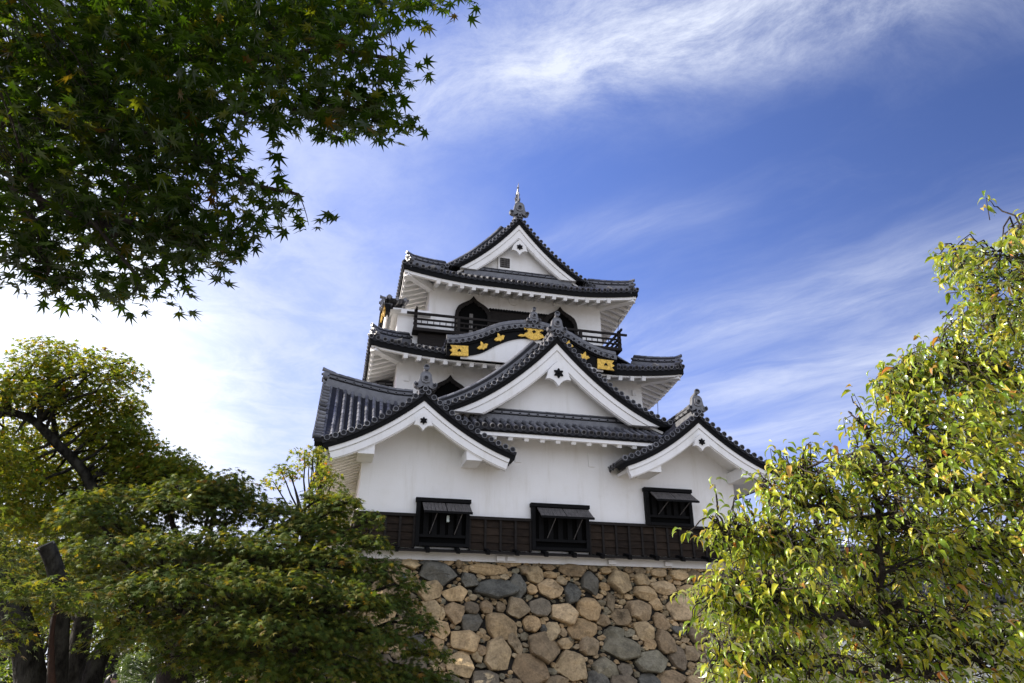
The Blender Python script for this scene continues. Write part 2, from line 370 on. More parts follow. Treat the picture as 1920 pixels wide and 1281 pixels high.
def prof_curve(prof, W, n=40):
    u = np.linspace(0, W, n); return u, np.array([prof(q) for q in u])
def offset_curve(prof, W, off, zclip=None, n=24):
    """curve lying 'off' below the slope (normal direction), mitred at the apex"""
    u, z = prof_curve(prof, W, 80); du, dz = np.gradient(u), np.gradient(z); L = np.hypot(du, dz)
    un, zn = u+dz/L*off, z-du/L*off        # inward normal (down and towards the axis)
    th = math.atan2(-dz[0], du[0]); keep = un > 1e-3
    P = [(0, z[0]-off/math.cos(th))]+[(a, b) for a, b in zip(un[keep], zn[keep])]
    if zclip is not None:
        Q = [P[0]]
        for a, b in zip(P[:-1], P[1:]):
            if b[1] >= zclip: Q.append(b)
            else:
                t = (a[1]-zclip)/(a[1]-b[1]); Q.append((a[0]+(b[0]-a[0])*t, zclip)); break
        P = Q
    return resamp_n(np.array(P), n)

def curve_band(mb, T, prof, W, o0, o1, d0, d1, zclip=None, ends=True):
    A, B = offset_curve(prof, W, o0, zclip), offset_curve(prof, W, o1, zclip)
    for sg in (-1, 1):
        R = [[T(sg*a[0], d0, a[1]), T(sg*b[0], d0, b[1]), T(sg*b[0], d1, b[1]), T(sg*a[0], d1, a[1]), T(sg*a[0], d0, a[1])] for a, b in zip(A, B)]
        mb.grid(R)
        if ends: mb.add(R[-1][:4], [(0, 1, 2, 3)])

def gable(parent, T, prof, W, depth, barge_w=.40, zclip=None, slab=True, descend=False, ridge=True, pend=None, wall_d=1.0, wall_z=None,
          oni=.9, name='gable_roof', board='plaster', rh=.34, soffit=True, ridge_z=0.0, purlin=None, dot_end=0.0, slab_W=None, vlen=.62, limit=None):
    """a gable: verge tiles, black verge board, moulded barge board, soffit, tympanum wall, ridge and its end tile"""
    u, z = prof_curve(prof, W, 60)
    f = V(*T(0, -1, 0))-V(*T(0, 0, 0)); root = MB()
    if slab:
        ds = np.arange(vlen, depth, .238); SW = slab_W or W
        uu = np.linspace(SW, .08, 24)
        for sg in (-1, 1):
            lim = (lambda d: SW) if (limit is None or sg < 0) else (lambda d: min(SW, max(.3, limit(d))))
            tile_field(root, [[T(sg*q, d, prof(q)) for q in np.linspace(lim(d), .08, 24)] for d in ds], [V(*T(0, 1, 0))-V(*T(0, 0, 0))]*len(ds))
            root.grid([[T(sg*q, d, prof(q)-.02) for d in (.0, vlen+.02)] for q in uu])
    # verge: short rolls side by side across the gable edge, each with a round end
    arc = resamp_n(np.stack([u, z], 1), 400); dl = np.r_[0, np.cumsum(np.hypot(*np.diff(arc, axis=0).T))]
    for s in np.arange(.13, dl[-1]-dot_end, .232):
        a = np.array([np.interp(s, dl, arc[:, 0]), np.interp(s, dl, arc[:, 1])])
        for sg in (-1, 1):
            root.tube([T(sg*a[0], -.04, a[1]+.05), T(sg*a[0], vlen-.02, a[1]+.05)], [.072, .062], 9, True, False)
            root.disc(T(sg*a[0], -.075, a[1]+.05), f, .086)
    # scalloped pan tiles between the rolls on the verge face
    root.cur = 1; curve_band(root, T, prof, W, -.03, .07, -.02, .60, zclip); root.cur = 0
    g = root.build(name, 'tile', parent)
    b = MB(); curve_band(b, T, prof, W, .07, .21, .0, .5, zclip); b.build('verge_board', 'black', g)
    if board == 'plaster':
        b = MB()
        for o0, o1, d0 in ((.21, .21+barge_w*.34, .03), (.21+barge_w*.34, .21+barge_w*.40, .085), (.21+barge_w*.40, .21+barge_w*.92, .06), (.21+barge_w*.92, .21+barge_w, .10)):
            curve_band(b, T, prof, W-.12, o0, o1, d0, .22, zclip)
        b.build('barge_board', 'plaster', g)
    if soffit:
        b = MB(); curve_band(b, T, prof, W-.15, .24, .32, .22, wall_d+.1, None); b.build('soffit', 'plaster', g)
        b = MB()
        for s in np.arange(.5, dl[-1]-.2, .36):
            a = np.array([np.interp(s, dl, arc[:, 0]), np.interp(s, dl, arc[:, 1])])
    if wall_z is not None:
        A = offset_curve(prof, W-.1, .3, wall_z)
        o = [(a[0], a[1]) for a in A]+[(-a[0], a[1]) for a in A[:0:-1]]
        b = MB(); b.prism([T(q, wall_d, w) for q, w in o], [T(q, wall_d+.15, w) for q, w in o]); b.build('gable_wall', 'plaster', g)
    if pend:
        pz, ps = pend; pendant(g, T, pz, ps, .05)
    if descend:
        for sg in (-1, 1):
            b = MB(); uu = np.linspace(.28, W-.25-dot_end*.3, 30)
            ridge_stack(b, [T(sg*q, .85, prof(q)+.06) for q in uu], .32, .40, .10, 4); b.build('descending_ridge', 'tile', g)
    if ridge:
        b = MB(); ridge_stack(b, [T(0, d, prof(0)+.02+ridge_z) for d in np.linspace(.05, depth, 12)], .34, rh, .11, 4); b.build('main_ridge', 'tile', g)
        onigawara(g, T, prof(0)+.08+ridge_z, oni, oni < 1.2)
    if purlin:
        for pu, pz, w, h in purlin:
            for sg in (-1, 1):
                b = MB(); c = sg*pu
                b.hexa([T(c-w/2, .12, pz-h/2), T(c+w/2, .12, pz-h/2), T(c+w/2, wall_d, pz-h/2), T(c-w/2, wall_d, pz-h/2),
                        T(c-w/2, .12, pz+h/2), T(c+w/2, .12, pz+h/2), T(c+w/2, wall_d, pz+h/2), T(c-w/2, wall_d, pz+h/2)])
                b.build('purlin_end', 'plaster', g)
    return g

def concave(za, zf, W, c):
    return lambda u: za-(za-zf)*((u/W)+c*(u/W)*(1-u/W))

# ================================================================== GROUND
b = MB(); b.grid([[(x, y, 0) for x in (-2500, -60, -20, 20, 60, 2500)] for y in (-2500, -60, -20, 20, 60, 2500)])
tag(b.build('ground', 'ground'), kind='structure')

# ================================================================== CASTLE KEEP
KEEP = empty('castle_keep', (6, 6, 4.6), 'white plastered three storey castle keep with stacked dark tiled gables on the stone base', 'castle')
ZB = 4.6
front = lambda xc, y0: (lambda u, d, z: (xc+u, y0+d, z))
left = lambda yc, x0: (lambda u, d, z: (x0+d, yc-u, z))

def build_walls():
    b = MB(); b.box(0, 12, 0, 18, ZB-.03, 7.70); b.box(2.4, 9.6, .004, 3, 7.70, 8.62); b.build('ground_storey_wall', 'plaster', KEEP)
    b = MB(); b.box(1.06, 10.66, 3.6, 15, 8.0, 12.55); b.build('middle_storey_wall', 'plaster', KEEP)
    b = MB(); b.box(2.24, 9.58, 4.8, 13.2, 12.4, 16.3); b.build('top_storey_wall', 'plaster', KEEP)
    for (x0, x1, y, z0, z1) in ((4.62, 4.82, -.035, 7.55, 8.0), (7.0, 7.2, -.035, 7.55, 8.0)):
        b = MB(); b.box(x0, x1, y, .02, z0, z1); b.build('vent_cover', 'plaster', KEEP)
    for (x, z, w, h, y) in ((2.94, 11.75, .17, .26, 3.6), (1.32, 11.30, .20, .24, 3.6), (10.25, 11.5, .16, .22, 3.6), (3.95, 15.88, .34, .26, 4.8), (7.5, 15.70, .34, .26, 4.8)):
        b = MB(); b.box(x, x+w, y-.06, y+.02, z, z+h); b.build('vent_cover', 'plaster', KEEP)
    b = MB(); b.disc((5.75, 4.74, 15.75), (0, -1, 0), .22, .08, 16); b.build('crest_disc', 'plaster', KEEP)
build_walls()

# ---- ground storey gables
LGp = concave(9.22, 7.52, 2.78, .48)
lg = gable(KEEP, front(1.62, -1.08), LGp, 2.78, 4.7, barge_w=.36, wall_d=1.08, wall_z=7.7, pend=(8.30, .62), oni=.98, purlin=[(1.55, 7.44, .46, .34)])
RGp = concave(9.22, 7.52, 2.72, .48)
rg = gable(KEEP, front(10.42, -1.08), RGp, 2.72, 4.7, barge_w=.36, wall_d=1.08, wall_z=7.7, pend=(8.28, .62), oni=.98, purlin=[(1.62, 7.44, .46, .34)])
# ---- great central gable
BGp = concave(11.86, 9.02, 3.78, .55)
bgr = gable(KEEP, front(5.96, -.42), BGp, 3.85, 4.1, barge_w=.44, zclip=8.93, descend=True, wall_d=.58, wall_z=8.7, pend=(10.45, .95), oni=.95, dot_end=.05)

def skirt_centre():
    """strip of roof under the great gable"""
    b = MB(); xs = np.arange(2.75, 9.4, .238)
    zf = lambda y: 8.36+.56*(y+.95)
    tile_field(b, [[(x, y, zf(y)) for y in np.linspace(-.95, .3, 6)] for x in xs], [V(1, 0, 0)]*len(xs))
    g = b.build('eave_roof', 'tile', KEEP)
    b = MB(); ridge_stack(b, [(x, .10, 8.98) for x in np.linspace(3.3, 8.6, 18)], .3, .26, .07, 4); b.build('base_ridge', 'tile', g)
    b = MB(); b.box(2.8, 9.2, -.93, -.80, 8.19, 8.29); b.build('verge_board', 'black', g)
    b = MB(); b.box(2.8, 9.2, -.90, -.76, 8.08, 8.19)
    b.hexa([(2.8, -.76, 8.14), (9.2, -.76, 8.14), (9.2, .05, 8.62), (2.8, .05, 8.62), (2.8, -.76, 8.2), (9.2, -.76, 8.2), (9.2, .05, 8.68), (2.8, .05, 8.68)])
    b.build('soffit', 'plaster', g)
    b = MB()
    for x in np.arange(3.78, 8.6, .497): b.beam((x, -.86, 8.06), (x, .02, 8.50), .14, .16)
    b.build('rafters', 'plaster', g)
skirt_centre()

# ---- left-facing gable on the ground storey, and the long left eave
def side_gable():
    prof = concave(9.98, 7.56, 3.1, .42)
    T0 = left(2.0, -1.36)
    T = lambda u, d, z: (T0(u, d, z)[0], T0(u, d, z)[1], z + (.42*max(0, 1-d/2.4)**1.3 if z > 8.9 else .42*max(0, 1-d/2.4)**1.3*max(0, (z-7.6)/1.3)))
    gable(KEEP, T, prof, 3.1, 2.9, barge_w=.36, wall_d=1.42, wall_z=7.3, oni=.55, rh=.30, vlen=.2, limit=lambda d: 3.05-(d-.16))
side_gable()
def left_eave():
    b = MB(); ys = np.arange(5.3, 18.2, .238)
    zf = lambda x: 7.56+.5*(x+1.3)+.03*(x+1.3)**2
    tile_field(b, [[(x, y, zf(x)) for x in np.linspace(-1.3, 1.1, 8)] for y in ys], [V(0, 1, 0)]*len(ys))
    g = b.build('eave_roof', 'tile', KEEP)
    b = MB(); b.box(-1.28, -1.14, -.85, 18.2, 7.22, 7.44); b.build('verge_board', 'black', g)
    b = MB(); b.box(-1.12, -1.0, -.85, 18.2, 7.14, 7.27)
    b.hexa([(-1.05, -.8, 7.22), (.02, -.8, 7.62), (.02, 18.2, 7.62), (-1.05, 18.2, 7.22), (-1.05, -.8, 7.3), (.02, -.8, 7.7), (.02, 18.2, 7.7), (-1.05, 18.2, 7.3)])
    b.build('soffit', 'plaster', g)
    b = MB()
    for y in np.arange(-.55, 18, .36): b.beam((-1.08, y, 7.14), (.02, y, 7.56), .13, .15)
    b.build('rafters', 'plaster', g)
    b = MB(); ys = np.arange(-1.0, 18.2, .238)
    tile_field(b, [[(12+1.3-a, y, 7.5+.5*a) for a in np.linspace(0, 1.5, 6)] for y in ys if y > -.3], [V(0, 1, 0)]*len([y for y in ys if y > -.3]))
    g2 = b.build('eave_roof', 'tile', KEEP)
    b = MB(); b.box(13.1, 13.26, -.6, 18, 7.24, 7.42); b.build('verge_board', 'black', g2)
    b = MB(); b.hexa([(11.98, -.8, 7.62), (13.1, -.8, 7.22), (13.1, 18.2, 7.22), (11.98, 18.2, 7.62), (11.98, -.8, 7.7), (13.1, -.8, 7.3), (13.1, 18.2, 7.3), (11.98, 18.2, 7.7)]); b.build('soffit', 'plaster', g2)
left_eave()

# ---- hipped roofs of the middle and top storeys
def hip_roof(xa, xb, ya, yb, ze, pf, ps, ytop, xin, up, wall, drop, overlap_front=None, step=.238):
    xw0, xw1, yw = wall
    def dz(x, y):
        a = max(0, min(x-xa, xb-x)); bb = max(0, y-ya)
        return up*max(0, 1-a/3.0)**1.7*max(0, 1-bb/3.0)**1.7
    zf = lambda x, y: ze+pf(y-ya)+dz(x, y)
    zs = lambda a, x, y: ze+ps(a)+dz(x, y)
    b = MB(); paths, lats = [], []
    n = int((xb-xa)/step)
    for x in np.linspace(xa+.06, xb-.06, n):
        a = min(x-xa, xb-x); ys = [y for y in np.linspace(ya, ytop, 26) if pf(y-ya) <= ps(a)+.02]
        if len(ys) < 2: ys = [ya, ya+.06]
        paths.append([(x, y, zf(x, y)) for y in ys]); lats.append(V(1, 0, 0))
    tile_field(b, paths, lats)
    for sg in (0, 1):
        paths, lats = [], []
        for y in np.arange(ya+.1, yb, step):
            As = [a for a in np.linspace(0, xin, 34) if y >= ytop or ps(a) <= pf(y-ya)+.02]
            if len(As) < 2: As = [0, .06]
            paths.append([(xa+a if sg == 0 else xb-a, y, zs(a, xa+a, y)) for a in As]); lats.append(V(0, 1, 0))
        tile_field(b, paths, lats)
    g = b.build('hip_roof', 'tile', KEEP)
    # eave boards, soffit and rafters, following the lifted corners
    XS = np.linspace(0, 1, 40); YS = np.linspace(ya, yb, 40)
    def strip(inset, z0, z1, th):
        m = MB(); R = []
        for y in YS[::-1]: R.append((xa+inset, max(y, ya+inset), 1))
        for t in XS[1:-1]: R.append((xa+inset+(xb-xa-2*inset)*t, ya+inset, 0))
        for y in YS: R.append((xb-inset, max(y, ya+inset), 2))
        P = []
        for x, y, k in R:
            base = ze+dz(x if k == 0 else (xa if k == 1 else xb), y if k else ya)
            ix, iy = (0, th) if k == 0 else ((th, 0) if k == 1 else (-th, 0))
            P.append([(x, y, base+z0), (x, y, base+z1), (x+ix, y+iy, base+z1), (x+ix, y+iy, base+z0), (x, y, base+z0)])
        m.grid(P); return m
    strip(.03, -.30, -.07, .16).build('verge_board', 'black', g)
    m = strip(.09, -drop, -.30, .13)
    sl = .36
    def zsf(d, c): return ze-drop+.06+c+sl*d
    fr = [[(x, y, zsf(y-ya, dz(x, ya))) for y in (ya+.2, yw+.05)] for x in np.linspace(xa+.2, xb-.2, 30)]
    m.grid(fr); m.grid([[(p[0], p[1], p[2]+.05) for p in r] for r in fr])
    for sg in (0, 1):
        ww = (xw0 if sg == 0 else xb-(xw1-xa))
        R = [[((xa+a if sg == 0 else xb-a), y, zsf(a, dz(xa, y))) for a in (.2, (xw0-xa)+.05)] for y in np.linspace(ya+.2, yb, 40)]
        m.grid(R); m.grid([[(p[0], p[1], p[2]+.05) for p in r] for r in R])
    m.build('soffit', 'plaster', g)
    m = MB()
    for x in np.arange(xw0+.2, xw1, .475):
        c = dz(x, ya); m.beam((x, ya+.06, zsf(.06, c)-.13), (x, yw+.02, zsf(yw-ya, c)-.13), .15, .17)
    for sg in (0, 1):
        for y in np.arange(ya+.55, yb, .36):
            c = dz(xa, y); a0, a1 = .12, xw0-xa+.02
            if y < yw: a1 = min(a1, max(.2, (y-ya)))
            q = (lambda a: xa+a) if sg == 0 else (lambda a: xb-a)
            m.beam((q(a0), y, zsf(a0, c)-.10), (q(a1), y, zsf(a1, c)-.10), .13, .17)
        q0, q1 = ((xa+.16, xw0+.1) if sg == 0 else (xb-.16, xw1-.1))
        m.beam((q0, ya+.16, ze-drop+.06+up-.04), (q1, yw+.1, zsf(yw-ya, 0)-.12), .26, .30)
    m.build('rafters', 'plaster', g)
    # hip ridges
    for sg in (0, 1):
        pts = []
        for y in np.linspace(ya+.12, ytop+.1, 16):
            aa = np.linspace(0, xin, 200); k = int(np.argmin([abs(ps(a)-pf(y-ya)) for a in aa])); a = aa[k]
            pts.append((xa+a if sg == 0 else xb-a, y, zf(xa+a, y)+.06))
        m = MB(); ridge_stack(m, pts, .28, .30, .09, 4); h = m.build('corner_ridge', 'tile', g)
        d = V(*pts[0])-V(*pts[3]); d[2] = 0; d /= np.linalg.norm(d); lt = V(-d[1], d[0], 0)
        o = V(*pts[0])
        T = lambda u, dd, z, o=o, d=d, lt=lt: tuple(o*V(1, 1, 0)+lt*u-d*dd+V(0, 0, z))
        onigawara(h, T, o[2]-.02, .62)
    return g, zf

g3f, g3s = (lambda d: .66*d), (lambda d: .347*d+.0377*d**2.5)
hip3, _ = hip_roof(1.0, 10.9, 3.62, 13.6, 16.00, g3f, g3s, 4.78, 4.90, .34, (2.24, 9.58, 4.8), .42)
P3 = lambda u: 16.00+g3s(4.95-u)
b3 = gable(KEEP, front(5.95, 4.52), P3, 3.85, 9.0, barge_w=.42, zclip=16.93, slab=False, descend=True, wall_d=.45, wall_z=16.6, pend=(18.22, .80), oni=1.25, name='gable_roof', rh=.4, dot_end=.1)
m = MB(); ridge_stack(m, [(x, 4.82, 16.86) for x in np.linspace(3.6, 8.3, 16)], .3, .30, .07, 4); m.build('base_ridge', 'tile', b3)
# lattice vent in the top gable
m = MB(); m.box(5.10, 5.70, 4.90, 4.99, 17.28, 17.92); vf = m.build('gable_vent', 'plaster', b3)
m = MB(); m.box(5.19, 5.61, 4.885, 4.91, 17.37, 17.83); m.build('vent_opening', 'void', b3)
m = MB()
for k in range(6): m.box(5.23+k*.065, 5.25+k*.065, 4.86, 4.885, 17.37, 17.83)
for k in range(4): m.box(5.19, 5.61, 4.862, 4.883, 17.43+k*.1, 17.45+k*.1)
m.build('vent_lattice', 'greypost', b3)

g2f, g2s = (lambda d: .50*d+.02*d*d), (lambda d: .46*d+.03*d*d)
hip2, z2 = hip_roof(-.05, 11.98, 2.40, 15.6, 12.13, g2f, g2s, 3.75, 2.2, .30, (1.06, 10.66, 3.6), .36)

# ---- fish ornament on the top ridge
def fish():
    m = MB(); x, y, z = 5.93, 4.75, 20.55
    path = [(x, y-.02, z), (x, y+.10, z+.16), (x+.01, y+.10, z+.34), (x, y+.0, z+.52), (x, y-.10, z+.70), (x+.02, y-.14, z+.88), (x+.04, y-.12, z+1.05)]
    m.tube(path, [.17, .17, .14, .10, .065, .04, .008], 9)
    def blade(pts, n=(0, .02, 0)):
        m.prism([V(*p)-V(*n) for p in pts], [V(*p)+V(*n) for p in pts])
    for sg in (-1, 1):
        blade([(x+sg*.12, y, z+.05), (x+sg*.24, y+.02, z+.30), (x+sg*.20, y, z+.42), (x+sg*.10, y, z+.28)])
        blade([(x+sg*.09, y, z+.28), (x+sg*.19, y-.03, z+.55), (x+sg*.07, y-.03, z+.48)])
        blade([(x+sg*.03, y-.1, z+.62), (x+sg*.09, y-.12, z+.84), (x+sg*.02, y-.12, z+.80)])
    blade([(x, y-.25, z+.1), (x, y-.35, z+.45), (x, y-.15, z+.6), (x, y-.08, z+.2)], (.02, 0, 0))
    blade([(x, y+.18, z+.1), (x, y+.3, z+.3), (x, y+.22, z+.5), (x, y+.05, z+.5)], (.02, 0, 0))
    for q in m.v: q[:] = (q-V(x, y, z))*V(.56, .8, 1.14)+V(x, y, z)
    m.build('fish_finial', 'tile', KEEP)
fish()

# ---- undulating gable with gilt fittings (front), and its twin on the left flank
KU = [0, .63, 1.33, 1.96, 2.5, 3.1, 3.3]; KZ = [13.30, 13.23, 13.03, 12.70, 12.48, 12.36, 12.35]
KL = [12.86, 12.80, 12.50, 12.10, 11.93, 11.86, 11.86]
def smooth_tab(xs, ys):
    xs, ys = np.array(xs, float), np.array(ys, float); d = np.gradient(ys, xs); d[0] = 0
    def f(u):
        i = min(max(int(np.searchsorted(xs, u))-1, 0), len(xs)-2); h = xs[i+1]-xs[i]; t = (u-xs[i])/h
        return ((2*t**3-3*t*t+1)*ys[i]+(t**3-2*t*t+t)*h*d[i]+(-2*t**3+3*t*t)*ys[i+1]+(t**3-t*t)*h*d[i+1])
    return f
def gilt(parent, T, d, shape, u, z, s, rot=0.0):
    c, sn = math.cos(rot), math.sin(rot)
    q = [(u+(a*c-b_*sn)*s, z+(a*sn+b_*c)*s) for a, b_ in shape]
    m = MB(); m.prism([T(a, d-.05, b_) for a, b_ in q], [T(a, d+.01, b_) for a, b_ in q]); return m.build('gilt_fitting', 'gold', parent)
FLOWER = [(-.5, -.02), (-.3, .1), (-.12, .12), (-.1, .3), (.0, .48), (.12, .3), (.14, .14), (.34, .2), (.52, .08), (.38, -.04), (.3, -.2), (.1, -.22), (0, -.3), (-.16, -.2), (-.36, -.2)]
PLATE = [(-.5, -.3), (.5, -.3), (.36, -.12), (.52, 0), (.36, .12), (.5, .3), (-.5, .3)]
CENTRE = [(-1.15, -.22), (-.95, -.08), (-.7, -.1), (-.62, .05), (-.5, .1), (-.62, .22), (-.72, .42), (.72, .42), (.62, .22), (.5, .1), (.62, .05), (.7, -.1), (.95, -.08), (1.15, -.22), (.85, -.26), (.6, -.2), (.35, -.34), (.0, -.42), (-.35, -.34), (-.6, -.2), (-.85, -.26)]
def karahafu(T, zoff=0.0, sc=1.0, depth=2.2, full=True):
    kp, kl = smooth_tab(KU, KZ), smooth_tab(KU, KL)
    P = lambda u: zoff+(kp(u/sc)-12.3)*sc+12.3; Lw = lambda u: zoff+(kl(u/sc)-12.3)*sc+12.3
    W = 3.22*sc; us = np.linspace(-W, W, 81); f = V(*T(0, -1, 0))-V(*T(0, 0, 0))
    m = MB()
    m.grid([[T(u, -.02, P(abs(u))-.03), T(u, -.02, P(abs(u))+.14), T(u, .10, P(abs(u))+.22), T(u, depth, P(abs(u))+.22)] for u in us])
    dl = np.r_[0, np.cumsum(np.hypot(np.diff(us), np.diff([P(abs(u)) for u in us])))]
    for s in np.arange(.10, dl[-1]-.05, .232):
        u = np.interp(s, dl, us); z = P(abs(u))+.03
        m.tube([T(u, -.06, z), T(u, .3, z)], [.072, .066], 9, True, False); m.disc(T(u, -.08, z), f, .086)
    for dd in np.arange(.45, depth, .3):       # cover rolls following the curve
        for k in range(0, len(us)-2, 2): m.tube([T(us[k], dd, P(abs(us[k]))+.23), T(us[k+2], dd, P(abs(us[k+2]))+.23)], [.085, .075], 8, True, False)
    m.grid([[T(u, .04, P(abs(u))+.20), T(u, .04, P(abs(u))+.30), T(u, .26, P(abs(u))+.30), T(u, .26, P(abs(u))+.20)] for u in us])
    for k in range(0, len(us)-2, 2): m.tube([T(us[k], .15, P(abs(us[k]))+.28), T(us[k+2], .15, P(abs(us[k+2]))+.28)], [.10, .09], 8, True, False)
    g = m.build('curved_gable', 'tile', KEEP)
    m = MB()
    m.grid([[T(u, .0, P(abs(u))-.03), T(u, .0, P(abs(u))-.13), T(u, .05, P(abs(u))-.13), T(u, .05, Lw(abs(u))), T(u, .22, Lw(abs(u))), T(u, .22, P(abs(u))-.05)] for u in us])
    for sg in (0, -1):
        u = us[sg]; m.add([T(u, .0, P(W)-.03), T(u, .05, Lw(W)), T(u, .22, Lw(W)), T(u, .22, P(W)-.05)], [(0, 1, 2, 3)])
    m.build('barge_board', 'black', g)
    m = MB(); m.grid([[T(u, dd, Lw(abs(u))+.06+max(0, .12*dd)) for dd in (.22, depth*.7)] for u in us]); m.build('soffit', 'plaster', g)
    us2 = np.linspace(-2.7*sc, 2.7*sc, 41); zb = zoff+12.3-.47*sc
    m = MB(); m.prism([T(u, .10, Lw(abs(u))+.06) for u in us2]+[T(us2[-1], .10, zb), T(us2[0], .10, zb)], [T(u, .16, Lw(abs(u))+.06) for u in us2]+[T(us2[-1], .16, zb), T(us2[0], .16, zb)]); m.build('gable_wall', 'plaster', g)
    for sg in (-1, 1):
        u = 2.77*sc*sg; gp = gilt(g, T, .04, [(a*(-sg), b_) for a, b_ in [(-p[0], p[1]) for p in PLATE]], u, (Lw(2.77*sc)+P(2.77*sc)-.13)/2, .66*sc, sg*-.04)
        h = MB(); ho = [(0, .07), (.05, .02), (.07, -.03), (.035, -.05), (0, -.02), (-.035, -.05), (-.07, -.03), (-.05, .02)]
        zc = (Lw(2.77*sc)+P(2.77*sc)-.13)/2
        h.prism([T(u+a, -.025, zc+q) for a, q in ho], [T(u+a, .0, zc+q) for a, q in ho]); h.build('pierced_heart', 'black', g)
        gilt(g, T, .04, FLOWER, 1.92*sc*sg, (Lw(1.92*sc)+P(1.92*sc)-.13)/2-.02, .44*sc, -sg*.35)
        gilt(g, T, .04, FLOWER, 1.30*sc*sg, (Lw(1.30*sc)+P(1.30*sc)-.13)/2+.02, .44*sc, -sg*.35)
    gilt(g, T, .03, CENTRE, 0, Lw(0)+.16, .54*sc)
    for cu in (-.3, 0, .3):
        h = MB()
        ho = [(0, .08), (.03, .03), (.08, 0), (.03, -.03), (0, -.08), (-.03, -.03), (-.08, 0), (-.03, .03)]
        h.prism([T(cu*sc+a, -.05, Lw(0)+.26+q) for a, q in ho], [T(cu*sc+a, -.02, Lw(0)+.26+q) for a, q in ho])
        h.build('pierced_star', 'black', g)
    m = MB(); ridge_stack(m, [T(0, d, P(0)+.22) for d in np.linspace(.12, depth, 8)], .3, .2, .09, 3); m.build('main_ridge', 'tile', g)
    onigawara(g, T, P(0)+.22, .78)
    return g
karahafu(front(5.88, 2.16), 0, 1.0, 2.3)
karahafu(left(5.6, .42), 1.95, .70, .9)
def left_dormer():
    m = MB(); m.box(.95, 2.2, 3.75, 7.5, 12.7, 14.30); m.box(.75, 2.2, 3.6, 7.6, 14.05, 14.25); m.build('dormer_wall', 'plaster', KEEP)
left_dormer()

def left_stub():
    """small hooded roof against the left flank of the middle storey"""
    b = MB(); xs = np.arange(-.1, 1.05, .27)
    tile_field(b, [[(x, y, 11.15+.6*(y-4.6)) for y in np.linspace(4.6, 5.6, 5)] for x in xs], [V(1, 0, 0)]*len(xs))
    g = b.build('side_roof', 'tile', KEEP)
    b = MB(); ridge_stack(b, [(x, 5.3, 11.55) for x in np.linspace(-.12, 1.06, 6)], .3, .3, .09, 4); b.build('main_ridge', 'tile', g)
    onigawara(g, lambda u, d, z: (-.12+u*.5, 4.62+d, z), 11.12, .8, False)
    b = MB(); b.box(-.05, 1.06, 4.63, 5.7, 10.92, 11.06); b.build('verge_board', 'black', g)
    b = MB(); b.box(.15, 1.06, 4.8, 5.7, 10.7, 10.92); b.build('soffit', 'plaster', g)
left_stub()

# ---- openings
def arched_window(x, z, y, s=1.0, post=True):
    hw = [(.74, -1.0), (.74, .05), (.71, .28), (.62, .47), (.46, .60), (.30, .69), (.14, .79), (.05, .90), (0, 1.0)]
    inn = [(.60, -1.0), (.60, .05), (.58, .20), (.52, .26), (.49, .36), (.40, .40), (.35, .50), (.24, .51), (.17, .61), (.08, .63), (0, .74)]
    full = lambda h: [(a*s, b_*s) for a, b_ in h]+[(-a*s, b_*s) for a, b_ in h[-2::-1]]
    m = MB(); o = full(hw); m.prism([(x+a, y-.05, z+b_) for a, b_ in o], [(x+a, y+.02, z+b_) for a, b_ in o]); g = m.build('arched_window', 'void', KEEP)
    m = MB(); O, I = resamp_n(np.array(full(hw)), 60), resamp_n(np.array(full(inn)), 60)
    m.grid([[(x+a[0], y-.04, z+a[1]), (x+a[0], y-.15, z+a[1]), (x+c[0], y-.15, z+c[1]), (x+c[0], y-.05, z+c[1])] for a, c in zip(O, I)])
    m.build('window_frame', 'wood', g)
    if post:
        m = MB(); m.box(x-.14*s, x-.0*s, y-.09, y-.055, z-1.0*s, z+.18*s); m.build('inner_post', 'greypost', g)
    return g
arched_window(4.03, 14.72, 4.8, 1.0); arched_window(7.74, 14.68, 4.8, 1.0, False); arched_window(3.02, 10.72, 3.6, .95, False); arched_window(8.7, 10.72, 3.6, .95, False)

def blind():
    m = MB(); n = 22; xs = np.linspace(4.75, 7.15, n)
    top = [(x, 4.72, 15.16+.015*(i % 2)) for i, x in enumerate(xs)]; bot = [(x, 4.72, 13.4) for x in xs]
    m.prism(top+bot[::-1], [(p[0], 4.79, p[2]) for p in top+bot[::-1]]); d = m.build('centre_door', 'wood', KEEP)
    m = MB()
    for i, x in enumerate(xs): m.tube([(x, 4.66, 15.18), (x, 4.80, 15.24)], .055, 7, True, False)
    m.build('door_hood', 'black', d)
blind()

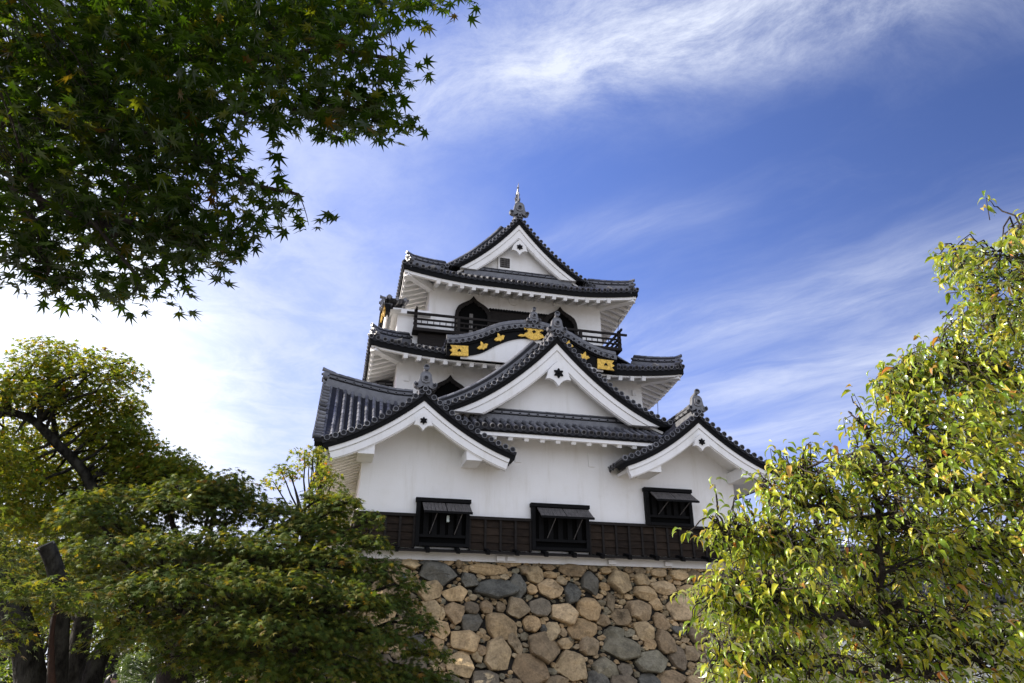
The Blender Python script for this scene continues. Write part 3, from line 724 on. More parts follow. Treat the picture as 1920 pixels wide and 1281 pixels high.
def shutter_window(x0, x1, z0, z1, lamp=False):
    m = MB(); m.box(x0+.02, x1-.02, -.05, .02, z0+.02, z1-.02); g = m.build('shutter_window', 'void', KEEP)
    m = MB(); f = .11; y0, y1 = -.17, -.004
    m.box(x0, x0+f, y0, y1, z0, z1-f-.002); m.box(x1-f, x1, y0, y1, z0, z1-f-.002); m.box(x0-.03, x1+.03, y0-.03, y1, z1-f, z1); m.box(x0+f, x1-f, y0-.02, y1, z0, z0+f*.8)
    m.box(x0+f, x1-f, -.14, y1, z0+.25, z0+.33)
    m.build('window_frame', 'black', g)
    m = MB()
    for x in np.linspace(x0+.3, x1-.3, 5): m.box(x-.075, x+.075, -.10, -.052, z0+.33, z1-f)
    m.build('lattice', 'black', g)
    m = MB(); zt, zl, yo = z1-.13, z1-.46, -.66; xm = (x0+x1)/2
    for a, c in ((x0+.16, xm+.04), (xm+.06, x1-.01)):
        for k in range(6):
            p, q = a+(c-a)*k/6+.004, a+(c-a)*(k+1)/6-.004
            m.hexa([(p, -.16, zt-.03), (p, yo, zl-.03), (q, yo, zl-.03), (q, -.16, zt-.03), (p, -.16, zt), (p, yo, zl), (q, yo, zl), (q, -.16, zt)])
    aw = m.build('awning_shutter', 'shingle', g)
    m = MB(); m.beam((x0+.16, yo-.01, zl-.03), (x1-.01, yo-.01, zl-.03), .05, .06); m.build('awning_rail', 'black', aw)
    for t in (.26, .72):
        m = MB(); m.tube([(x0+(x1-x0)*t, -.15, z0+.35), (x0+(x1-x0)*t+.14, yo+.05, zl-.04)], .015, 6); m.build('prop_stick', 'shingle', g)
    if lamp:
        m = MB(); m.box(xm+.08, xm+.15, -.35, -.28, zl-.24, zl-.06); m.build('lamp_tube', 'glass', g)
W1, W2, W3 = (1.66, 3.22, 4.93, 6.29), (5.10, 6.89, 4.93, 6.30), (8.79, 10.36, 5.80, 6.97)
shutter_window(*W1, lamp=True); shutter_window(*W2); shutter_window(*W3)

def cladding():
    segs = [(0.0, 1.63), (3.25, 5.07), (6.92, 12.0)]
    for a, c in segs:
        m = MB(); bt = []; n = max(1, round((c-a)/.435)); xs = np.linspace(a, c, n+1)
        for i in range(n):
            for k in range(4):
                z0 = 4.89+k*.215; yb = -.03-random.uniform(0, .012)
                m.hexa([(xs[i], yb-.03, z0), (xs[i+1], yb-.03, z0), (xs[i+1], -.005, z0), (xs[i], -.005, z0), (xs[i], yb, z0+.213), (xs[i+1], yb, z0+.213), (xs[i+1], -.005, z0+.213), (xs[i], -.005, z0+.213)])
        g = m.build('timber_cladding', 'board', KEEP)
        for x in xs: m = MB(); m.box(x-.032, x+.032, -.105, -.008, 4.88, 5.745); m.build('batten', 'wood', g)
        m = MB(); m.box(a-.02, c+.02, -.13, -.006, 5.75, 5.835); m.build('top_rail', 'wood', g)
    # left flank
    m = MB()
    for y in np.arange(0, 17.6, .44):
        for k in range(4): m.box(-.05-random.uniform(0, .01), -.005, y, y+.436, 4.89+k*.215, 5.10+k*.215)
    m.box(-.10, -.006, -.1, 18, 5.75, 5.83); m.build('timber_cladding', 'board', KEEP)
    # water table with brackets
    m = MB(); m.hexa([(-.3, -.36, 4.74), (12.3, -.36, 4.74), (12.3, -.004, 4.84), (-.3, -.004, 4.84), (-.3, -.36, 4.79), (12.3, -.36, 4.79), (12.3, -.004, 4.88), (-.3, -.004, 4.88)])
    m.hexa([(-.36, -.30, 4.74), (-.004, 0, 4.84), (-.004, 18, 4.84), (-.36, 18, 4.74), (-.36, -.30, 4.79), (-.004, 0, 4.88), (-.004, 18, 4.88), (-.36, 18, 4.79)])
    w = m.build('water_table', 'wood', KEEP)
    for x in np.arange(.28, 12.2, .86): m = MB(); m.beam((x, -.50, 4.76), (x, -.01, 4.89), .10, .13); m.build('bracket', 'black', w)
    for x in (4.05, 4.36, 7.48, 9.3):
        m = MB(); m.box(x, x+.24, -.10, .02, 4.60, 4.73); m.build('drain_block', 'plaster', KEEP)
cladding()

def balcony():
    m = MB(); x0, x1, y0 = 1.52, 9.82, 3.25
    m.box(x0, x1, y0, 4.79, 13.24, 13.36); m.box(x0, 2.23, 4.80, 13, 13.24, 13.36); m.box(9.59, x1, 4.80, 13, 13.24, 13.36)
    m.box(1.75, 9.6, 3.45, 4.75, 12.55, 13.235); m.box(1.75, 2.22, 4.80, 13, 12.6, 13.235)
    g = m.build('balcony', 'wood', KEEP)
    r = MB()
    posts = [(x, y0+.06) for x in np.linspace(x0+.08, x1-.08, 6)]+[(q, y) for q in (x0+.08, x1-.08) for y in (6.2, 9, 12)]
    for k, (x, y) in enumerate(posts):
        cr = k in (0, 5); r.box(x-.06, x+.06, y-.06, y+.06, 13.363, 14.10 if cr else 13.90)
    for z, h, e in ((13.92, .085, .26), (13.70, .06, .0), (13.50, .06, .0)):
        r.box(x0-e, x1+e, y0+.025, y0+.095, z, z+h)
        for q in (x0+.08, x1-.08): r.box(q-.035, q+.035, y0-e+.0, 13, z+h+.002, z+2*h)
    for x in np.linspace(x0+.3, x1-.3, 34): r.box(x-.012, x+.012, y0+.045, y0+.075, 13.56, 13.70)
    r.build('railing', 'wood', g)
balcony()

def wires():
    m = MB()
    m.tube([at(1172, 586, 5.0), at(1160, 600, 5.0), at(1158, 640, 4.0)], .012, 5)
    m.tube([at(1168, 584, 5.0), at(1174, 582, 5.0)], .03, 6)
    m.tube([at(1233, 742, 5.0), at(1234, 790, 4.0)], .012, 5)
    m.build('lightning_wire', 'wire', KEEP)
wires()

# ================================================================== STONE BASE
def stone_base():
    root = empty('stone_base', (6, 3, 0), 'battered wall of tan and grey fieldstones under the castle keep', 'stone wall')
    yface = lambda z: -.10-.30*(ZB-z)-.055*(ZB-z)**2
    m = MB(); zz = np.linspace(0, ZB-.02, 8); x_l = lambda z: -.15-.30*(ZB-z)-.055*(ZB-z)**2
    m.grid([[(x_l(z), 18, z), (x_l(z), yface(z)+.24, z), (12.4+.25*(ZB-z), yface(z)+.24, z), (12.4+.25*(ZB-z), 18, z)] for z in zz])
    m.add([(x_l(ZB), 18, ZB-.02), (x_l(ZB), yface(ZB)+.24, ZB-.02), (12.4, yface(ZB)+.24, ZB-.02), (12.4, 18, ZB-.02)], [(0, 1, 2, 3)])
    m.build('earth_core', 'mortar', root)
    TAN, BRN, GRY, DRK = (.41, .295, .158), (.28, .205, .118), (.118, .110, .088), (.18, .145, .098)
    LTN, GRN = (.46, .345, .20), (.22, .19, .125)
    S = [  # px centre, size, tilt, colour: the larger stones of the visible face
        (823, 1074, 74, 40, 6, GRY), (812, 1056, 60, 10, 2, GRY), (880, 1087, 34, 30, 10, GRY), (938, 1101, 96, 36, -3, GRY), (918, 1066, 88, 22, 2, TAN), (772, 1055, 36, 20, 6, TAN), (862, 1056, 16, 16, 0, BRN),
        (752, 1078, 62, 34, 24, BRN), (808, 1106, 60, 38, -16, TAN), (856, 1113, 52, 28, -6, TAN), (887, 1064, 18, 12, 0, LTN), (930, 1081, 22, 11, 0, TAN), (948, 1081, 20, 12, 0, LTN),
        (1005, 1076, 40, 34, -12, TAN), (1033, 1103, 52, 40, 14, LTN), (1030, 1063, 26, 14, 0, BRN), (1034, 1077, 30, 14, 0, TAN), (1077, 1068, 58, 26, 4, BRN), (974, 1098, 34, 46, 0, GRY), (1076, 1112, 34, 42, 4, GRY), (1110, 1092, 36, 44, 0, GRY),
        (1000, 1105, 24, 22, 0, TAN), (986, 1067, 18, 20, 0, BRN), (1139, 1069, 24, 14, 0, TAN), (1165, 1090, 48, 42, 8, TAN), (1183, 1068, 20, 12, 0, BRN), (1208, 1086, 36, 24, 8, TAN), (1239, 1074, 34, 18, 0, LTN), (1276, 1077, 42, 20, 4, TAN), (1214, 1112, 52, 30, 8, TAN), (1249, 1101, 54, 26, 2, LTN), (1300, 1106, 44, 24, 0, TAN), (1307, 1078, 30, 18, 0, BRN), (1340, 1082, 40, 22, 0, TAN), (1350, 1112, 50, 28, 0, BRN),
        (810, 1145, 38, 44, -10, TAN), (854, 1147, 36, 42, -14, BRN), (830, 1150, 14, 24, 0, TAN), (886, 1140, 32, 26, 0, DRK), (913, 1138, 26, 30, -10, BRN), (941, 1138, 20, 24, -10, BRN), (972, 1140, 42, 42, 20, BRN), (1016, 1138, 46, 38, -10, DRK), (1061, 1148, 52, 38, 10, LTN), (1108, 1140, 48, 48, 30, TAN), (1148, 1128, 16, 36, 8, BRN), (1168, 1157, 40, 34, -14, BRN), (1204, 1144, 48, 42, 6, BRN), (1235, 1132, 26, 26, 0, TAN), (1243, 1165, 30, 34, 4, BRN), (1212, 1183, 38, 40, 0, TAN),
        (886, 1165, 46, 34, -6, GRY), (942, 1173, 64, 50, 18, TAN), (826, 1178, 42, 34, 8, TAN), (999, 1170, 36, 34, 0, TAN), (1038, 1182, 28, 40, 26, TAN), (1021, 1179, 14, 16, 0, GRY), (1096, 1180, 62, 40, -8, TAN), (1134, 1163, 28, 24, 20, BRN), (1155, 1188, 48, 26, -6, GRN), (1172, 1216, 74, 40, 4, GRN), (1252, 1205, 40, 44, 0, BRN), (1222, 1206, 24, 24, 0, TAN),
        (872, 1200, 60, 40, 4, TAN), (819, 1208, 32, 28, 0, TAN), (864, 1246, 60, 40, 4, TAN), (935, 1228, 54, 60, 16, TAN), (967, 1205, 24, 44, -28, BRN), (1020, 1212, 56, 56, 10, BRN), (1062, 1207, 26, 22, 0, TAN), (1108, 1210, 44, 36, -16, BRN), (905, 1220, 22, 22, 0, BRN), (897, 1232, 18, 26, -30, TAN),
        (1000, 1258, 74, 58, 0, BRN), (912, 1275, 60, 36, -10, DRK), (1075, 1246, 58, 54, -10, TAN), (1138, 1252, 52, 34, 0, GRN), (1176, 1256, 30, 26, 0, DRK), (1226, 1242, 70, 38, -14, GRN), (1125, 1280, 44, 40, 0, GRY), (1172, 1279, 56, 28, 0, DRK), (1222, 1278, 40, 28, 0, GRY), (1045, 1282, 50, 30, 0, BRN), (1275, 1232, 34, 50, 0, DRK), (1265, 1272, 56, 28, -6, BRN), (850, 1282, 44, 30, 0, GRN), (965, 1282, 36, 18, 0, BRN)]
    stones = []
    for px, py, w, h, tl, c in S:
        p = at(px, py, -.4); p = at(px, py, yface(p[2])); k = np.linalg.norm(p-CAM)/F*.99
        stones.append((p[0], p[2], w*k*.475, h*k*.485, -math.radians(tl), c, 1))
    rs = random.Random(5); pal = [TAN, TAN, BRN, BRN, GRN, LTN, DRK, GRY]
    res = .03; X0, X1 = -2.9, 14.2; occ = np.zeros((int((X1-X0)/res)+1, int(ZB/res)+2), bool)
    gx = X0+np.arange(occ.shape[0])[:, None]*res; gz = np.arange(occ.shape[1])[None, :]*res
    def inside(s, k=1.0):
        c, sn = math.cos(s[4]), math.sin(s[4]); dx, dz = gx-s[0], gz-s[1]
        a, b_ = (dx*c+dz*sn)/(s[2]*k+1e-6), (dz*c-dx*sn)/(s[3]*k+1e-6); return np.abs(a)**2.6+np.abs(b_)**2.6 < 1
    for s in stones: occ |= inside(s)
    def fill(tries, rmin, rmax, lim, big):
        n = 0
        for _ in range(tries):
            x, z = rs.uniform(X0, X1), rs.uniform(.02, ZB-.02); i, j = int((x-X0)/res), int(z/res)
            if occ[i, j]: continue
            r = rs.uniform(rmin, rmax); s = (x, z, r*rs.uniform(.9, 1.5), r*rs.uniform(.65, 1.0), rs.uniform(-.5, .5), rs.choice(pal if big else [TAN, LTN, BRN, TAN, GRN]), big)
            q = inside(s)
            if (occ & q).sum() > lim*q.sum(): continue
            occ[:] |= q; stones.append(s); n += 1
    fill(1500, .34, .55, .05, 1); fill(2500, .2, .32, .06, 1); fill(7000, .10, .18, .22, 0); fill(16000, .06, .11, .45, 0); fill(26000, .035, .07, .62, 0)
    vs, fs, cols, base = [], [], [], 0
    from mathutils.noise import noise as NZ
    for (x, z, rx, rz, tl, c, big) in stones:
        n = 30; m_ = rs.randint(5, 7); c0, s0 = math.cos(tl), math.sin(tl); a0 = rs.uniform(0, 6.28)
        hp = [(a0+2*math.pi*(i+rs.uniform(-.28, .28))/m_, rs.uniform(.80, 1.0)) for i in range(m_)]     # outline: random half-planes round an ellipse
        dep = min(.36, .10+.52*min(rx, rz)) if big else min(.13, .05+.35*min(rx, rz)); sink = rs.uniform(-.03, .04) if big else rs.uniform(.02, .07)
        fac = [(rs.uniform(0, 6.28), rs.uniform(.25, 1.1), rs.uniform(.45, .95)) for _ in range(5)]          # chipped facets
        ztop = rs.uniform(.0, .13); tone = rs.uniform(.78, 1.22); hue = rs.uniform(-.05, .05); cc = (c[0]*tone*(1+hue), c[1]*tone, c[2]*tone*(1-hue), 1)
        k0 = base; prm = []
        for k in range(n):
            a = 2*math.pi*k/n; prm.append((a, min([1.2]+[q/max(.05, math.cos(a-p_)) for p_, q in hp if math.cos(a-p_) > .05])*(1+rs.uniform(-.02, .02))))
        def put(u, w, d):
            xx, zw = x+u*rx*c0-w*rz*s0, z+u*rx*s0+w*rz*c0; zw = min(zw, ZB+ztop); vs.append((xx, yface(zw)+.16-d+sink-(0 if d < -.05 else .030*NZ(Vector((xx*4.5, zw*4.5, x)))+.016*NZ(Vector((xx*12, zw*12, z)))), zw)); cols.append(cc)
        rings = [(1.02, None), (1.0, .0), (.97, .38), (.91, .64), (.80, .84), (.58, .98), (.28, 1.04)]
        for rr, dd in rings:
            for a, rad in prm:
                u, w = math.cos(a)*rad*rr, math.sin(a)*rad*rr
                if dd is None: put(u, w, -.18); continue
                d = dd*dep
                for fa, sl, h in fac: d = min(d, dep*(h-sl*(u*math.cos(fa)+w*math.sin(fa))+.35))
                put(u, w, max(-.02, d)+(rs.uniform(-.008, .008) if rr < .97 else 0))
        put(0, 0, min([dep*1.04]+[dep*(h+.35) for fa, sl, h in fac])); R_ = len(rings)
        for r_ in range(R_-1):
            for k in range(n): fs.append((k0+r_*n+k, k0+r_*n+(k+1) % n, k0+(r_+1)*n+(k+1) % n, k0+(r_+1)*n+k))
        for k in range(n): fs.append((k0+(R_-1)*n+k, k0+(R_-1)*n+(k+1) % n, k0+R_*n))
        base += R_*n+1
    me = bpy.data.meshes.new('stones'); me.from_pydata(vs, [], fs); ca = me.color_attributes.new('col', 'FLOAT_COLOR', 'POINT')
    ca.data.foreach_set('color', np.array(cols, np.float32).ravel()); me.polygons.foreach_set('use_smooth', [True]*len(fs)); me.set_sharp_from_angle(angle=math.radians(20))
    link('stone_face', me, root, [MT['stone']])
    # left flank, coarser
    vs, fs, cols = [], [], []
    for _ in range(420):
        y, z, r = rs.uniform(-.5, 18), rs.uniform(.1, ZB-.15), rs.uniform(.16, .42); n = 10; k0 = len(vs); c = rs.choice(pal); tone = rs.uniform(.85, 1.15); dep = .1+.3*r*rs.random()
        for rr, dd in ((1.05, -.1), (.97, dep*.6), (.7, dep)):
            for k in range(n):
                a = 2*math.pi*k/n; q = r*rr*(1+.12*math.sin(3*a+z*9)+rs.uniform(-.05, .05)); zz_ = min(max(z+math.sin(a)*q*.75, 0), ZB)
                vs.append((x_l(zz_)+.05-dd, y+math.cos(a)*q, zz_)); cols.append(tuple(np.array(c)*tone)+(1,))
        for r_ in (0, 1):
            for k in range(n): fs.append((k0+r_*n+k, k0+r_*n+(k+1) % n, k0+(r_+1)*n+(k+1) % n, k0+(r_+1)*n+k))
        fs.append(tuple(k0+2*n+k for k in range(n)))
    me = bpy.data.meshes.new('stones_flank'); me.from_pydata(vs, [], fs); ca = me.color_attributes.new('col', 'FLOAT_COLOR', 'POINT')
    ca.data.foreach_set('color', np.array(cols, np.float32).ravel()); me.polygons.foreach_set('use_smooth', [True]*len(fs))
    link('stone_flank', me, root, [MT['stone']])
stone_base()

# ================================================================== ANNEX on the right
def annex():
    root = empty('annex_building', (19, 5, 0), 'low white plastered annex with dark tiled roof behind the broad leaved tree', 'building')
    m = MB(); m.box(13.2, 30, 3.0, 8, 0, 4.2); m.build('wall', 'plaster', root)
    m = MB(); xs = np.arange(13.0, 30.3, .3); tile_field(m, [[(x, y, 4.15+.55*(y-2.2)) for y in np.linspace(2.2, 5.5, 10)] for x in xs], [V(1, 0, 0)]*len(xs))
    g = m.build('roof', 'tile', root)
    m = MB(); ridge_stack(m, [(x, 5.5, 5.98) for x in np.linspace(13, 30.3, 40)], .36, .36, .1, 4); m.build('main_ridge', 'tile', g)
    m = MB(); m.hexa([(13, 5.5, 5.9), (30.2, 5.5, 5.9), (30.2, 8.8, 4.1), (13, 8.8, 4.1), (13, 5.5, 5.96), (30.2, 5.5, 5.96), (30.2, 8.8, 4.16), (13, 8.8, 4.16)]); m.build('rear_slope', 'tile', g)
    m = MB(); m.box(13.1, 30.2, 2.26, 2.4, 3.92, 4.06); m.build('verge_board', 'black', g)
    m = MB(); m.hexa([(13.1, 2.4, 3.95), (30.2, 2.4, 3.95), (30.2, 3.05, 4.2), (13.1, 3.05, 4.2), (13.1, 2.4, 4.0), (30.2, 2.4, 4.0), (30.2, 3.05, 4.25), (13.1, 3.05, 4.25)]); m.build('soffit', 'plaster', g)
annex()

# ================================================================== VEGETATION
def np_mesh(name, verts, tris, parent, mats, smooth=False):
    me = bpy.data.meshes.new(name); me.vertices.add(len(verts)); me.vertices.foreach_set('co', np.asarray(verts, np.float32).ravel())
    nt = len(tris); me.loops.add(nt*3); me.loops.foreach_set('vertex_index', np.asarray(tris, np.int32).ravel())
    me.polygons.add(nt); me.polygons.foreach_set('loop_start', np.arange(nt, dtype=np.int32)*3); me.polygons.foreach_set('loop_total', np.full(nt, 3, np.int32))
    me.polygons.foreach_set('use_smooth', np.full(nt, smooth)); me.update(calc_edges=True)
    return link(name, me, parent, mats)
def maple_template(lobes=7, cut=.30):
    if lobes == 7: A = [(-128, .42), (-80, .74), (-39, .93), (0, 1.0), (39, .93), (80, .74), (128, .42)]
    else: A = [(-100, .6), (-50, .9), (0, 1.0), (50, .9), (100, .6)]
    pts = [(0, .08, .03), (0, -.10, 0)]
    for i, (a, r) in enumerate(A):
        t = math.radians(a); pts.append((math.sin(t)*r, .08+math.cos(t)*r, -.16*r*r))
        if i < len(A)-1:
            t2 = math.radians((a+A[i+1][0])/2); rr = cut*(.5+.5*min(r, A[i+1][1])); pts.append((math.sin(t2)*rr, .08+math.cos(t2)*rr, .0))
    n = len(pts); tr = [(0, i+1, i) for i in range(1, n-1)]+[(0, 1, n-1)]
    return np.array(pts), np.array(tr)
def broad_template():
    ys = [0, .18, .45, .75, .98]; w = [0, .15, .20, .12, 0]; zc = [0, .06, .06, -.08, -.36]; pts, tr = [], []
    for y, ww, z in zip(ys, w, zc): pts += [(-ww, y, z+ww*.6), (0, y, z), (ww, y, z+ww*.6)]
    for i in range(4):
        a = i*3
        for j in (0, 1): tr += [(a+j, a+j+1, a+j+4), (a+j, a+j+4, a+j+3)]
    return np.array(pts), np.array(tr)
def small_template(): return np.array([(0, 0, 0), (-.3, .5, .05), (0, 1, -.1), (.3, .5, .05)]), np.array([(0, 2, 1), (0, 3, 2)])
def unit(a): return a/(np.linalg.norm(a, axis=-1, keepdims=True)+1e-9)
def leaves(name, pos, nrm, dirv, size, templ, parent, material, smooth=False):
    P, Tn = templ; n = unit(nrm); t = unit(dirv-n*(dirv*n).sum(1, keepdims=True)); b = np.cross(t, n); N = len(pos)
    v = pos[:, None]+size[:, None, None]*(P[None, :, 0:1]*b[:, None]+P[None, :, 1:2]*t[:, None]+P[None, :, 2:3]*n[:, None])
    tr = Tn[None]+(np.arange(N)*len(P))[:, None, None]
    return np_mesh(name, v.reshape(-1, 3), tr.reshape(-1, 3), parent, [MT[material]], smooth)
def pads_to_leaves(pads, dens, droop=.35, tilt=.45):
    """pads: (centre, radius, thickness). tiers of leaves drooping outwards like a maple's"""
    P, Nn, D = [], [], []
    for c, R, th in pads:
        n = int(dens*R*R*(1+th/R)); a = RNG.uniform(0, 2*math.pi, n); r = R*np.sqrt(RNG.uniform(0, 1, n))
        lay = RNG.integers(0, 3, n)
        lobes = 1+.18*np.sin(3*a+c[0]*5)+.12*np.sin(7*a+c[2]*9)
        x, y = np.cos(a)*r*lobes, np.sin(a)*r*lobes
        z = th*(lay-1)*.5*(1-.5*(r/R))-droop*R*(r/R)**2.2+RNG.normal(0, .05*R+.02, n)
        P.append(np.stack([c[0]+x, c[1]+y, c[2]+z], 1)); o = np.stack([np.cos(a), np.sin(a), np.zeros(n)], 1)
        Nn.append(V(0, 0, 1)+o*(droop*1.5*(r/R))[:, None]+RNG.normal(0, tilt, (n, 3))); D.append(o*.8+V(0, 0, -.55)+RNG.normal(0, .5, (n, 3)))
    return np.concatenate(P), np.concatenate(Nn), np.concatenate(D)
def wiggle(a, b, n=8, amp=.08):
    a, b = V(*a), V(*b); L = np.linalg.norm(b-a); t = np.linspace(0, 1, n)[:, None]
    off = RNG.normal(0, amp*L*.35, (n, 3)); off[0] = off[-1] = 0
    off = (off+np.roll(off, 1, 0)+np.roll(off, -1, 0))/2.2; off[0] = off[-1] = 0
    return a+(b-a)*t+off+V(0, 0, 1)*(np.sin(t*math.pi)*amp*L*.6)
def smoothpath(pts, n=20):
    P = np.array(pts, float); d = np.r_[0, np.cumsum(np.linalg.norm(np.diff(P, axis=0), axis=1))]; s = np.linspace(0, d[-1], n)
    Q = np.stack([np.interp(s, d, P[:, k]) for k in range(3)], 1)
    for _ in range(2): Q[1:-1] = (Q[:-2]+2*Q[1:-1]+Q[2:])/4
    return Q
def in_poly(px, py, poly):
    poly = np.array(poly, float); ins = np.zeros(len(px), bool); j = len(poly)-1
    for i in range(len(poly)):
        xi, yi = poly[i]; xj, yj = poly[j]; c = ((yi > py) != (yj > py)) & (px < (xj-xi)*(py-yi)/(yj-yi+1e-9)+xi); ins ^= c; j = i
    return ins
def sample_poly(poly, n):
    poly = np.array(poly, float); lo, hi = poly.min(0), poly.max(0); out = np.zeros((0, 2))
    while len(out) < n:
        q = RNG.uniform(lo, hi, (n*2, 2)); out = np.concatenate([out, q[in_poly(q[:, 0], q[:, 1], poly)]])
    return out[:n]
def outside(p):
    r_ = p-CAM; z_ = r_@FW
    if z_ < .2: return True
    x_, y_ = CX+F*(r_@RT)/z_, CY-F*(r_@UP)/z_
    return x_ < -40 or x_ > 1960 or y_ < -50 or y_ > 1340
def pts3(px, py, d): return CAM+(RT*((px-CX)/F)[:, None]+UP*((CY-py)/F)[:, None]+FW)*d[:, None]

# ---- maple whose boughs hang into the upper left, close to the camera
def near_maple():
    base = pt(-900, 900, 4.2); base[2] = 0
    root = empty('overhanging_maple_tree', base, 'close dark maple boughs hanging into the upper left against the sky', 'tree')
    wood = MB(); top = V(base[0]+.3, base[1]+.2, 4.4)
    wood.tube(smoothpath([base, base+V(.1, 0, 1.4), base+V(.1, .15, 2.8), top], 14), np.linspace(.24, .15, 14), 10, True, True, .1)
    limbs = [([top, pt(-250, 60, 4.0), pt(150, 120, 4.0), pt(420, 120, 3.9), pt(640, 80, 3.8), pt(735, 110, 3.7)], .06),
             ([top, pt(-250, 240, 3.7), pt(80, 230, 3.6), pt(300, 250, 3.5), pt(430, 330, 3.5), pt(560, 365, 3.4)], .05),
             ([top, pt(-250, 330, 3.4), pt(30, 350, 3.3), pt(180, 420, 3.3), pt(260, 520, 3.2)], .045),
             ([top, pt(-200, -200, 4.6), pt(200, -60, 4.6), pt(520, -30, 4.5), pt(800, 10, 4.4)], .055),
             ([top, pt(-420, 100, 4.4), pt(-380, -250, 4.8), pt(-100, -420, 5.0)], .05), ([top, pt(-600, 200, 4.0), pt(-650, -150, 4.2)], .04), ([top, pt(-100, -350, 4.2), pt(250, -420, 4.0), pt(500, -400, 4.0)], .05),
             ([pt(300, 180, 3.8), pt(480, 210, 3.7), pt(620, 195, 3.6), pt(725, 205, 3.5)], .022),
             ([pt(180, 420, 3.3), pt(330, 440, 3.3), pt(440, 430, 3.3)], .018), ([pt(420, 120, 3.9), pt(560, 40, 4.0), pt(700, 30, 4.0)], .02), ([pt(60, 350, 3.3), pt(80, 450, 3.3), pt(110, 520, 3.2)], .016)]
    LP = []
    for p, r in limbs:
        q = smoothpath(p, 26); q[1:-1] += RNG.normal(0, .02, (24, 3)); LP.append(q); wood.tube(q, np.linspace(r, r*.16, 26), 7, True, True, .08)
    LPL = LP; LP = np.concatenate(LP)
    poly = [(-20, 425), (30, 490), (130, 548), (250, 592), (335, 575), (322, 510), (390, 485), (460, 450), (520, 400), (560, 370), (500, 345), (460, 310), (430, 262), (500, 225), (560, 235), (690, 240), (755, 255), (745, 215), (720, 175), (770, 140), (735, 105), (700, 75), (705, 40), (760, 25), (860, 5), (880, -60), (-20, -60)]
    core = [(-20, 380), (150, 430), (280, 440), (380, 330), (420, 220), (520, 160), (600, 60), (620, -60), (-20, -60)]
    off = [(-620, 520), (-20, 420), (-20, -60), (700, -60), (760, -420), (-620, -420)]  # extra leaves beyond the frame, added to shade the core
    C, Dp = [], []
    for pl, n, d0, d1 in ((poly, 560, 3.0, 4.4), (core, 760, 3.2, 6.0), (off, 820, 3.4, 6.6)):
        q = sample_poly(pl, n); d = RNG.uniform(d0, d1, n); C.append(pts3(q[:, 0], q[:, 1], d)); Dp.append(np.full(n, 0))
    q = RNG.uniform((-7.5, .3, 3.6), (-1.6, 4.6, 5.8), (2600, 3)); w = q+V(CAM[0], CAM[1], 0); r_ = w-CAM; dz_ = r_@FW  # unseen leaf canopy added overhead to block sky light from the boughs
    ppx, ppy = CX+F*(r_@RT)/np.maximum(dz_, .1), CY-F*(r_@UP)/np.maximum(dz_, .1)
    C.append(w[((ppx < -30) | (ppy < -40)) & (dz_ > .3)][:1100])
    for q in LPL: C.append(np.repeat(q[12:], 2, 0)+RNG.normal(0, .07, (len(q[12:])*2, 3))-V(0, 0, .03))
    C = np.concatenate(C); P, Nn, D = [], [], []
    for c in C:
        k = RNG.integers(5, 10); hd = RNG.uniform(0, 2*math.pi); h = V(math.cos(hd), math.sin(hd), -.35)
        j = np.argmin(((LP-c)**2).sum(1)); dd = np.linalg.norm(LP[j]-c)
        if dd < (1.6 if outside(c) else .26): wood.tube(wiggle(LP[j], c, 5, .2), np.linspace(.0036, .0013, 5), 4, False)
        s = V(-h[1], h[0], 0)
        for i in range(k):
            t = i/k; p = c+h*(t-.5)*.26+s*RNG.uniform(-.09, .09)+RNG.normal(0, .022, 3); P.append(p)
            Nn.append(V(0, 0, 1)+RNG.normal(0, .45, 3)+h*.25); D.append(h*.5+s*RNG.uniform(-.8, .8)+V(0, 0, -.45)+RNG.normal(0, .25, 3))
    P, Nn, D = map(np.array, (P, Nn, D))
    tp, tt = maple_template(7, .34); k_ = len(tp); stalked = (np.concatenate([tp, [(-.012, -.08, 0), (.012, -.08, 0), (.10, -.75, .10)]]), np.concatenate([tt, [(k_, k_+1, k_+2)]]))
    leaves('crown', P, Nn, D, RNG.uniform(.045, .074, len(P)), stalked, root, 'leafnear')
    wood.build('trunk', 'barkdark', root)
near_maple()

